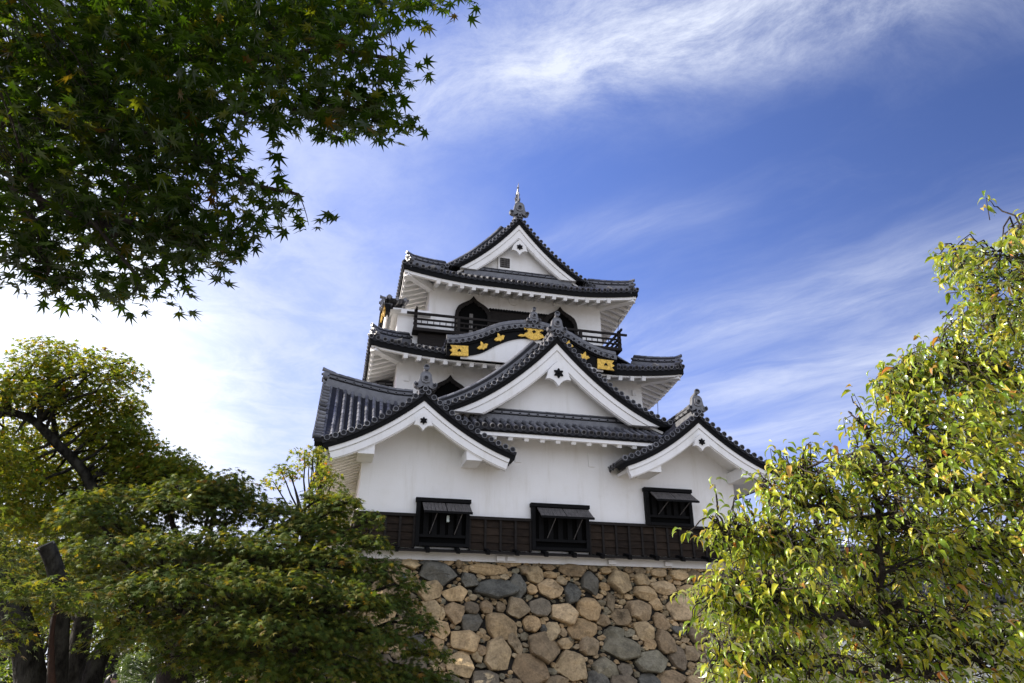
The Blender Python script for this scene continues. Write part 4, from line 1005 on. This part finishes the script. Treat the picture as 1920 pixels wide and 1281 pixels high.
# ---- broad maple in front of the stone base
def mid_maple():
    base = pt(330, 1330, 9.0); base[2] = 0
    root = empty('spreading_maple_tree', base, 'broad dense green maple spreading low in front of the stone base', 'tree')
    wood = MB(); fork = pt(330, 1240, 9.2)
    wood.tube(smoothpath([base, (base+fork)/2+V(.1, 0, 0), fork], 8), np.linspace(.30, .22, 8), 10, True, True, .1)
    raw = [(180, 960, 8.9, .7), (250, 925, 9.6, .8), (330, 935, 9.4, .8), (420, 930, 9.8, .85), (510, 950, 9.8, .8), (590, 975, 9.6, .75), (640, 995, 9.4, .55),
           (200, 1020, 8.3, .8), (310, 1010, 8.6, .85), (420, 1000, 8.9, .8), (520, 1010, 9.0, .8), (620, 1030, 9.0, .75), (680, 1065, 9.0, .55),
           (230, 1090, 7.8, .75), (340, 1080, 7.9, .85), (450, 1070, 8.2, .85), (560, 1080, 8.3, .8), (650, 1100, 8.4, .7), (715, 1125, 8.6, .5),
           (300, 1160, 7.6, .75), (420, 1150, 7.7, .85), (540, 1155, 7.9, .85), (640, 1165, 8.2, .75), (720, 1185, 8.3, .55), (750, 1120, 8.8, .36),
           (380, 1215, 7.6, .65), (480, 1225, 7.6, .75), (600, 1230, 7.8, .7), (700, 1245, 8.1, .6), (770, 1255, 8.2, .42), (560, 1280, 7.8, .7), (680, 1295, 8.1, .7), (440, 1290, 7.9, .6), (790, 1290, 8.3, .35),
           (420, 1040, 10.6, .9), (560, 1050, 10.6, .9), (300, 1060, 10.4, .9), (640, 1200, 9.8, .8), (480, 1140, 10.0, .9), (350, 1150, 10.0, .9), (590, 1150, 10.2, .8), (240, 980, 10.2, .8), (600, 925, 9.8, .36), (650, 935, 9.6, .32), (690, 968, 9.4, .30), (620, 950, 9.6, .4), (700, 1010, 9.2, .34), (725, 1060, 9.0, .36), (330, 905, 9.6, .45), (430, 905, 9.9, .45), (390, 920, 9.7, .4), (170, 930, 9, .45), (770, 1090, 8.9, .30), (790, 1160, 8.6, .33), (800, 1215, 8.5, .38), (820, 1265, 8.5, .36)]
    pads = [(pt(a, c, d), R*(.74 if d < 9.9 else 1.0), .10 if d < 9.9 else .25) for a, c, d, R in raw]
    for c, R, th in pads:
        q = wiggle(fork, c-V(0, 0, .08), 10, .12); wood.tube(q, np.linspace(.075, .012, 10), 6, False, True, .1)
        for _ in range(5):
            a = RNG.uniform(0, 6.28); e = c+V(math.cos(a)*R*.8, math.sin(a)*R*.8, -.25*R); wood.tube(wiggle(c-V(0, 0, .08), e, 6, .1), np.linspace(.013, .004, 6), 4, False)
    P, Nn, D = pads_to_leaves(pads, 2000, .42, .42)
    leaves('crown', P, Nn, D, RNG.uniform(.052, .078, len(P)), maple_template(7, .36), root, 'leafmid')
    wood.build('trunk', 'barkdark', root)
mid_maple()

# ---- tall maple at the left edge with its bare curved limb
def tall_maple():
    base = pt(140, 1340, 10.4); base[2] = 0
    root = empty('tall_maple_tree', base, 'tall maple at the left with a bare curving limb and yellowing top', 'tree')
    wood = MB()
    main = smoothpath([base, pt(150, 1200, 10.6), pt(175, 1060, 10.8), pt(184, 945, 11.0), pt(165, 890, 11.0), pt(120, 845, 11.0), pt(78, 805, 10.9), pt(65, 780, 10.9), pt(20, 775, 10.8), pt(-60, 750, 10.7)], 40)
    wood.tube(main, np.r_[np.linspace(.24, .10, 20), np.linspace(.10, .045, 20)], 9, True, True, .1)
    for p, r in (([pt(108, 836, 11), pt(100, 790, 11.2), pt(95, 740, 11.3), pt(85, 680, 11.4)], .05), ([pt(75, 790, 10.9), pt(72, 760, 10.8), pt(110, 715, 10.8), pt(180, 690, 10.7), pt(235, 680, 10.6)], .045),
                 ([pt(172, 900, 11), pt(200, 870, 11.3), pt(240, 820, 11.4), pt(255, 780, 11.4)], .045), ([pt(184, 950, 11), pt(240, 905, 11.0), pt(300, 885, 11), pt(340, 870, 10.9)], .04), ([pt(95, 740, 11.3), pt(150, 740, 11.5), pt(230, 745, 11.5)], .03), ([pt(20, 775, 10.8), pt(10, 720, 10.8), pt(40, 690, 10.9)], .03)):
        wood.tube(smoothpath(p, 16), np.linspace(r, r*.25, 16), 7, False, True, .1)
    raw = [(85, 655, 11.4, .42), (130, 665, 11.2, .40), (60, 690, 11.2, .5), (30, 725, 11, .5), (110, 710, 11.4, .5), (190, 680, 10.8, .42), (235, 695, 10.6, .36), (165, 720, 11.2, .5), (75, 740, 10.9, .55), (140, 755, 11.4, .45), (225, 745, 11.6, .38), (250, 765, 11.6, .28),
           (215, 790, 11.5, .5), (250, 815, 11.4, .42), (190, 840, 11.6, .55), (240, 860, 11.4, .55), (300, 875, 11.2, .5), (340, 870, 11.0, .36), (200, 900, 11.6, .6), (270, 910, 11.3, .6), (330, 905, 11, .5), (355, 890, 11, .3),
           (15, 830, 10.6, .55), (60, 880, 11, .6), (20, 900, 10.4, .7), (110, 910, 11.6, .6), (80, 950, 11, .6), (10, 960, 10.2, .7), (140, 960, 11.8, .6), (-60, 830, 10, .8), (-60, 930, 10, .9), (-40, 720, 10.6, .6), (60, 1000, 11.4, .6), (20, 1060, 10.2, .6), (90, 1090, 10.0, .42), (150, 1075, 9.6, .4), (60, 1070, 9.8, .42), (180, 1110, 9.2, .4), (30, 850, 12.5, .8), (130, 880, 13, .8), (60, 960, 13, .9), (160, 960, 13, .8), (20, 1040, 12.5, .9), (110, 1040, 12.8, .9), (190, 1050, 12.5, .8), (-30, 1120, 12, .9), (60, 1130, 12.5, .9), (150, 1130, 12.5, .8), (240, 1000, 12.5, .8), (300, 850, 11.2, .4), (330, 885, 11, .5), (380, 905, 10.8, .5), (425, 915, 10.6, .45), (260, 845, 11.5, .5), (160, 800, 11.6, .5), (205, 770, 11.5, .45), (235, 805, 11.3, .5), (130, 825, 12, .6), (280, 880, 11.4, .55), (40, 800, 11.8, .5), (10, 870, 11.8, .7)]
    pads = [(pt(a, c, d), R, .34) for a, c, d, R in raw]
    for c, R, th in pads:
        j = np.argmin(((main-c)**2).sum(1)); wood.tube(wiggle(main[j], c-V(0, 0, .05), 8, .12), np.linspace(.03, .007, 8), 5, False)
    P, Nn, D = pads_to_leaves(pads, 1450, .34)
    leaves('crown', P, Nn, D, RNG.uniform(.052, .078, len(P)), maple_template(5, .36), root, 'leaftop')
    wood.build('trunk', 'bark', root)
tall_maple()

def stump_tree():
    base = pt(130, 1400, 7.10); base[2] = 0
    root = empty('pollarded_tree', base, 'dark old trunk sawn off at the top with reddish bare heartwood', 'tree')
    m = MB(); a = smoothpath([base, pt(108, 1281, 7.20), pt(110, 1200, 7.20), pt(118, 1120, 7.30), pt(112, 1080, 7.30), pt(100, 1045, 7.30), pt(86, 1022, 7.30)], 18)
    m.tube(a, np.r_[np.linspace(.14, .095, 9), np.linspace(.095, .08, 9)], 12, True, True, .12); t = m.build('trunk', 'bark', root)
    d = unit(a[-1]-a[-2]); m = MB(); m.disc(a[-1]+d*.012, d, 0.077, .03, 14, .8, .01); m.build('sawn_end', 'barkcut', t)
    m = MB(); q = smoothpath([pt(98, 1281, 7.00), pt(96, 1200, 7.00), pt(106, 1130, 7.10)], 10); m.tube(q, np.linspace(.036, .012, 10), 8, True, True, .3); m.build('bare_heartwood', 'barkred', t)
    m = MB(); m.tube(smoothpath([pt(150, 1380, 7.10), pt(180, 1240, 7.50), pt(225, 1175, 7.80), pt(262, 1130, 8.10)], 14), np.linspace(.125, .06, 14), 10, True, True, .12); m.build('side_limb', 'bark', root)
stump_tree()
def leaning_tree():
    base = pt(75, 1400, 7.6); base[2] = 0
    root = empty('leaning_tree', base, 'grey lichened trunk leaning out of the lower left corner', 'tree')
    m = MB(); m.tube(smoothpath([base, pt(62, 1281, 7.6), pt(45, 1200, 7.7), pt(22, 1130, 7.8), pt(-10, 1080, 8), pt(-70, 1010, 8.2)], 18), np.linspace(.185, .12, 18), 12, True, True, .14); m.build('trunk', 'bark', root)
    P, Nn, D = pads_to_leaves([(pt(a, c, d), R, .2) for a, c, d, R in ((-40, 1020, 8.4, .6), (-80, 960, 8.2, .7), (30, 1040, 8.8, .4), (110, 1075, 8.9, .36), (50, 1085, 8.6, .36), (190, 1060, 8.9, .4), (105, 1098, 6.9, .26), (62, 1105, 6.8, .28), (150, 1118, 6.9, .28), (20, 1100, 7.0, .3), (-20, 1060, 7.1, .4), (30, 1170, 6.9, .22), (-20, 1190, 7, .35), (215, 1150, 7.2, .26), (190, 1200, 7.4, .22))], 1000)
    leaves('crown', P, Nn, D, RNG.uniform(.05, .075, len(P)), maple_template(5, .36), root, 'leafmid')
leaning_tree()

# ---- sunlit trees further back on the left
def back_tree(px, d, h, R, n, label, name='background_tree', mt='leafback', seed=0):
    base = pt(px, 1251, d); base[2] = 0
    root = empty(name, base, label, 'shrub' if name == 'garden_shrub' else 'tree', None if mt != 'leafback' else ('sunlit shrubs behind the trunks' if name == 'garden_shrub' else 'sunlit trees behind the maples'))
    m = MB(); top = base+V(0, 0, h*.75); m.tube(smoothpath([base, base+V(.15, 0, h*.4), top], 10), np.linspace(.16, .05, 10), 8, True, True, .1)
    pads = []
    for i in range(n):
        a, q = RNG.uniform(0, 6.28), RNG.uniform(0, 1)**.5; z = RNG.uniform(.12, 1); rr = R*math.sqrt(max(.05, 1-(2*z-1.05)**2))*q
        c = base+V(math.cos(a)*rr, math.sin(a)*rr, h*z); pads.append((c, RNG.uniform(.35, .6)*R*.42, .25)); m.tube(wiggle(base+V(0, 0, h*min(.72, z*.7)), c, 6, .1), np.linspace(.04, .01, 6), 5, False)
    P, Nn, D = pads_to_leaves(pads, 330, .3, .6)
    leaves('crown', P, Nn, D, RNG.uniform(.07, .12, len(P)), small_template() if mt == 'leafback' else maple_template(5, .36), root, mt); m.build('trunk', 'bark', root)
back_tree(548, 17.0, 7.0, 1.6, 70, 'bright maple top rising beside the left eave of the keep', 'sunlit_maple_tree', 'leaftop')
back_tree(-10, 17.5, 5.4, 2.6, 34, 'sunlit tree filling the gap behind the leaning trunk at the left edge')
back_tree(200, 19.0, 5.0, 2.6, 34, 'sunlit tree showing between the dark trunks of the maples')
back_tree(395, 23.0, 4.2, 2.4, 30, 'shaded tree low behind the broad maple and the pine')
back_tree(60, 25, 5.6, 3.0, 40, 'sunlit tree far behind, left of the sawn trunk', 'background_tree')
back_tree(280, 27, 5.2, 3.0, 40, 'sunlit tree far behind, above the heads of the people', 'background_tree')
back_tree(-120, 22, 5.6, 2.8, 36, 'sunlit tree far behind the leaning trunk, outermost on the left', 'background_tree')
back_tree(470, 30, 4.6, 2.6, 34, 'sunlit tree far behind, near the left foot of the stone base', 'background_tree')
for i_, (px_, d_) in enumerate(((-70, 14.5), (70, 15.5), (205, 16.5), (345, 17.5))):
    back_tree(px_, d_, 2.9, 1.7, 30, ('sunlit shrub at the far left edge behind the leaning trunk', 'sunlit shrub between the leaning trunk and the sawn trunk', 'sunlit shrub behind the person in white', 'sunlit shrub behind the small pine')[i_], 'garden_shrub')
def pine():
    d = 13.5; base = pt(272, 1300, d); base[2] = 0
    root = empty('pine_tree', base, 'small blue green pine low beneath the broad maple', 'pine tree')
    m = MB(); m.tube([base, base+V(.05, 0, 1.1), base+V(0, .05, 2.3)], [.09, .07, .03], 8, True, True, .1)
    P, Nn, D = [], [], []
    for i in range(46):
        a, z = RNG.uniform(0, 6.28), RNG.uniform(.5, 2.35); r = RNG.uniform(.1, .95)*(1.15-z*.36); c = base+V(math.cos(a)*r, math.sin(a)*r, z)
        m.tube(wiggle(base+V(0, 0, z-.15), c, 5, .05), np.linspace(.018, .006, 5), 5, False)
        k = 170; dv = unit(RNG.normal(0, 1, (k, 3))+V(math.cos(a)*.6, math.sin(a)*.6, .7)); P.append(c+RNG.normal(0, .07, (k, 3))); D.append(dv); Nn.append(RNG.normal(0, 1, (k, 3)))
    P, Nn, D = map(np.concatenate, (P, Nn, D)); tm = (np.array([(-.035, 0, 0), (.035, 0, 0), (0, 1, 0)]), np.array([(0, 1, 2)]))
    leaves('crown', P, Nn, D, RNG.uniform(.09, .14, len(P)), tm, root, 'needle'); m.build('trunk', 'bark', root)
pine()

# ---- broad-leaved tree on the right
def right_tree():
    base = pt(2150, 1300, 5.6); base[2] = 0
    root = empty('broad_leaved_tree', base, 'sunlit yellow green tree with drooping oval leaves filling the right side', 'tree')
    wood = MB(); fork = pt(2060, 1150, 5.5)
    wood.tube(smoothpath([base, (base+fork)/2+V(-.05, 0, 0), fork], 10), np.linspace(.2, .15, 10), 10, True, True, .12)
    B = [([fork, pt(1920, 945, 5.2), pt(1850, 915, 5.1), pt(1760, 925, 5.0), pt(1690, 900, 5.0), pt(1640, 850, 5.0), pt(1610, 790, 5.0)], .075),
         ([fork, pt(1880, 1000, 5.0), pt(1780, 1010, 4.9), pt(1700, 985, 4.8), pt(1560, 960, 4.7), pt(1450, 920, 4.7)], .06),
         ([fork, pt(1900, 1220, 5.0), pt(1780, 1250, 4.7), pt(1660, 1180, 4.5), pt(1640, 1080, 4.5), pt(1655, 980, 4.6), pt(1600, 860, 4.7)], .07),
         ([pt(1660, 1180, 4.5), pt(1560, 1160, 4.4), pt(1450, 1130, 4.3), pt(1340, 1110, 4.3)], .032), ([pt(1640, 1090, 4.5), pt(1540, 1030, 4.4), pt(1440, 1010, 4.4), pt(1350, 990, 4.4)], .03),
         ([fork, pt(1960, 800, 5.2), pt(1880, 680, 5.1), pt(1850, 560, 5.1), pt(1800, 480, 5.1)], .06), ([pt(1880, 690, 5.1), pt(1780, 690, 5.0), pt(1700, 700, 5.0)], .028), ([fork, pt(1980, 700, 4.8), pt(1930, 520, 4.7), pt(1915, 430, 4.7)], .045),
         ([pt(1780, 1250, 4.7), pt(1640, 1270, 4.4), pt(1480, 1250, 4.2), pt(1350, 1230, 4.2)], .035), ([pt(1760, 925, 5.0), pt(1720, 820, 5.1), pt(1700, 720, 5.1)], .03), ([pt(1920, 945, 5.2), pt(1870, 830, 5.2), pt(1830, 730, 5.2)], .035), ([pt(1560, 960, 4.7), pt(1520, 900, 4.7), pt(1480, 890, 4.7)], .02),
         ([fork, pt(2120, 950, 5.4), pt(2200, 700, 5.4), pt(2260, 480, 5.3)], .06), ([fork, pt(2200, 1080, 5.5), pt(2330, 960, 5.6), pt(2430, 860, 5.6)], .05), ([pt(2120, 950, 5.4), pt(2060, 750, 5.2), pt(2040, 520, 5.1)], .03)]
    LP = []
    for p, r in B:
        q = smoothpath(p, 30); q[1:-1] += RNG.normal(0, .018, (28, 3)); LP.append(q); wood.tube(q, np.linspace(r*.85, r*.15, 30), 8, True, True, .14)
    LPL = LP; LP = np.concatenate(LP)
    poly = [(1925, 395), (1900, 440), (1860, 455), (1820, 440), (1745, 470), (1770, 510), (1790, 560), (1775, 600), (1740, 640), (1640, 690), (1625, 740), (1630, 790), (1580, 805), (1545, 850), (1440, 880), (1410, 910), (1320, 975), (1310, 1000), (1330, 1060), (1265, 1110), (1290, 1160), (1310, 1230), (1280, 1290), (1960, 1310), (2000, 800)]
    inner = [(1925, 480), (1850, 600), (1720, 720), (1640, 800), (1560, 900), (1440, 930), (1360, 1010), (1330, 1120), (1340, 1290), (1960, 1310)]
    low = [(1330, 1080), (1500, 1020), (1800, 1000), (1960, 900), (1960, 1310), (1290, 1300)]
    offp = [(1960, 380), (2300, 300), (2500, 900), (2300, 1320), (1950, 1310)]
    C = []
    up_ = [(1925, 405), (1900, 445), (1745, 475), (1775, 520), (1795, 570), (1745, 640), (1635, 695), (1625, 800), (1700, 860), (1960, 860)]
    for pl, n, d0, d1 in ((poly, 1150, 4.1, 5.6), (inner, 480, 4.2, 6.0), (low, 700, 3.9, 5.6), (up_, 360, 4.3, 5.6), (offp, 300, 4.4, 6.2)):
        q = sample_poly(pl, n); C.append(pts3(q[:, 0], q[:, 1], RNG.uniform(d0, d1, n)))
    nfree = sum(len(q) for q in C)
    for q in LPL: C.append(np.repeat(q[14:], 3, 0)+RNG.normal(0, .10, (len(q[14:])*3, 3))+V(0, 0, .05))
    C = np.concatenate(C); P, Nn, D, S = [], [], [], []
    for ci, c in enumerate(C):
        from mathutils.noise import noise as NZ
        if ci < nfree and (NZ(Vector(c*1.7)) < -.20 or (NZ(Vector(c*4.2)) < -.30)): continue
        j = np.argmin(((LP-c)**2).sum(1)); q = wiggle(LP[j], c, 8, .30)
        if np.linalg.norm(LP[j]-c) < (2.0 if outside(c) else .55): wood.tube(q, np.linspace(.0075, .002, 8), 5, False)
        tw = unit(unit(c-LP[j])+V(0, 0, .35)+RNG.normal(0, .35, 3)); k = RNG.integers(7, 12); a0 = RNG.uniform(0, 6.28); s = unit(np.cross(tw, V(.2, .1, 1))); b_ = np.cross(tw, s)
        wood.tube([c-tw*.15+V(0, 0, -.02), c-tw*.07, c], [.004, .003, .0016], 4, False)
        for i in range(k):
            a = a0+i*2.4; o = s*math.cos(a)+b_*math.sin(a); g = RNG.uniform(-.1, .7); p = c-tw*(i-2)*.026+o*.008
            d = o*1.0+tw*.5+V(0, 0, -g); P.append(p); D.append(d+RNG.normal(0, .18, 3)); Nn.append(V(0, 0, 1.0)+o*.7+RNG.normal(0, .3, 3)); S.append(RNG.uniform(.044, .094)*(.75 if i == 0 else 1))
    P, Nn, D, S = map(np.array, (P, Nn, D, S))
    leaves('crown', P, Nn, D, S, broad_template(), root, 'leafbroad', True)
    wood.build('trunk', 'barkdark', root)
right_tree()

# ================================================================== PEOPLE
def person(px, py, d, face, shirt, label, h=1.62):
    top = pt(px, py, d); s = h/1.62; base = V(top[0], top[1], top[2]-h)
    root = empty('person', base, label, 'person')
    c, sn = math.cos(face), math.sin(face)
    W = lambda x, y, z: tuple(base+V(x*c-y*sn, x*sn+y*c, z)*V(s, s, s))      # x right, y forward
    def skin(name, nodes, edges, rad, m, parent, sub=2, root_i=0):
        me = bpy.data.meshes.new(name); me.from_pydata([W(*n) for n in nodes], edges, []); o = link(name, me, parent, [MT[m]])
        md = o.modifiers.new('s', 'SKIN'); md.use_smooth_shade = True; lay = me.skin_vertices[0] if me.skin_vertices else None
        if lay is None:
            bm = bmesh.new(); bm.from_mesh(me); L = bm.verts.layers.skin.verify(); bm.to_mesh(me); bm.free(); lay = me.skin_vertices[0]
        for i, r in enumerate(rad):
            rr = r if isinstance(r, tuple) else (r, r); lay.data[i].radius = (rr[0]*s, rr[1]*s); lay.data[i].use_root = i == root_i
        o.modifiers.new('u', 'SUBSURF').levels = sub; o.modifiers['u'].render_levels = sub; return o
    N, E, R = [], [], []
    def chain(pts, frm=None):
        prev = frm
        for p in pts:
            N.append(p[:3]); R.append(p[3]); i = len(N)-1
            if prev is not None: E.append((prev, i))
            prev = i
        return prev
    pel = chain([(0, 0, .90, .13)]); ch = chain([(0, 0, 1.05, .12), (0, .0, 1.24, (.16, .11))], pel); nk = chain([(0, -.005, 1.36, .055), (0, .01, 1.42, .05), (0, .015, 1.48, .075), (0, .01, 1.545, .078)], ch)
    for sg in (-1, 1):
        chain([(sg*.09, 0, .84, .09), (sg*.10, .01, .46, .058), (sg*.10, -.01, .09, .042), (sg*.10, .10, .04, .035)], pel)
        wr = chain([(sg*.17, 0, 1.30, .055), (sg*.22, -.02, 1.04, .04), (sg*.22, .05, .82, .028), (sg*.22, .07, .76, (.018, .036))], ch)
        for k in range(4): chain([(sg*.22, .045+k*.017, .715, .0085), (sg*.215, .05+k*.017, .68-(k in (1, 2))*.008, .008), (sg*.205, .055+k*.017, .65-(k in (1, 2))*.008, .007)], wr)
        chain([(sg*.215, .10, .74, .0095), (sg*.205, .115, .715, .0085)], wr)
    body = skin('body', N, E, R, 'skin', root)
    # face: nose, eyes, mouth, ears
    m = MB(); m.hexa([W(-.012, .085, 1.495), W(.012, .085, 1.495), W(.004, .075, 1.54), W(-.004, .075, 1.54), W(-.008, .108, 1.50), W(.008, .108, 1.50), W(.003, .088, 1.54), W(-.003, .088, 1.54)])
    for sg in (-1, 1): m.tube([W(sg*.078, -.005, 1.50), W(sg*.09, -.015, 1.53), W(sg*.082, -.01, 1.55)], .012, 6)
    m.build('face', 'skin', root)
    m = MB()
    for sg in (-1, 1): m.tube([W(sg*.022, .084, 1.538), W(sg*.045, .078, 1.538)], .006, 6)
    m.tube([W(-.02, .088, 1.468), W(.02, .088, 1.468)], .004, 6); m.build('eyes_and_mouth', 'hair', root)
    # hair cap, clothes
    m = MB(); rings = []
    for i in range(9):
        t = i/8; z = 1.50+.125*math.sin(t*math.pi/2); r = .098*math.cos(t*math.pi/2)+.002
        rings.append([W(math.cos(a)*r*.95, -.005+math.sin(a)*r*1.1+(-.028 if math.sin(a) > .2 and t < .45 else 0), z+(.055*(1-t) if math.sin(a) > .2 else -.04*(1-t))) for a in np.linspace(0, 2*math.pi, 19)])
    m.grid(rings, True); m.build('hair', 'hair', root)
    skin('jacket', [(0, 0, .86), (0, 0, 1.05), (0, 0, 1.24), (0, 0, 1.36), (-.17, 0, 1.30), (-.22, -.02, 1.04), (-.22, .04, .85), (.17, 0, 1.30), (.22, -.02, 1.04), (.22, .04, .85)], [(0, 1), (1, 2), (2, 3), (2, 4), (4, 5), (5, 6), (2, 7), (7, 8), (8, 9)], [.15, .135, (.175, .125), .065, .066, .05, .042, .066, .05, .042], shirt, root)
    skin('trousers', [(0, 0, .92), (-.09, 0, .82), (-.10, .01, .46), (-.10, -.01, .10), (.09, 0, .82), (.10, .01, .46), (.10, -.01, .10)], [(0, 1), (1, 2), (2, 3), (0, 4), (4, 5), (5, 6)], [.14, .10, .07, .06, .10, .07, .06], 'trouser', root)
    for sg in (-1, 1): skin('shoe', [(sg*.10, -.04, .05), (sg*.10, .05, .045), (sg*.10, .15, .035)], [(0, 1), (1, 2)], [.045, .045, .038], 'shoe', root)
person(212, 1264, 12.5, math.radians(-75), 'shirtw', 'black haired person in white shirt looking right beneath the maple', 1.62)
person(291, 1275, 14.5, math.radians(10), 'shirtn', 'dark haired person barely showing below the pine', 1.60)
person(331, 1275, 14.8, math.radians(10), 'shirtg', 'dark haired person barely showing right of the pine', 1.58)
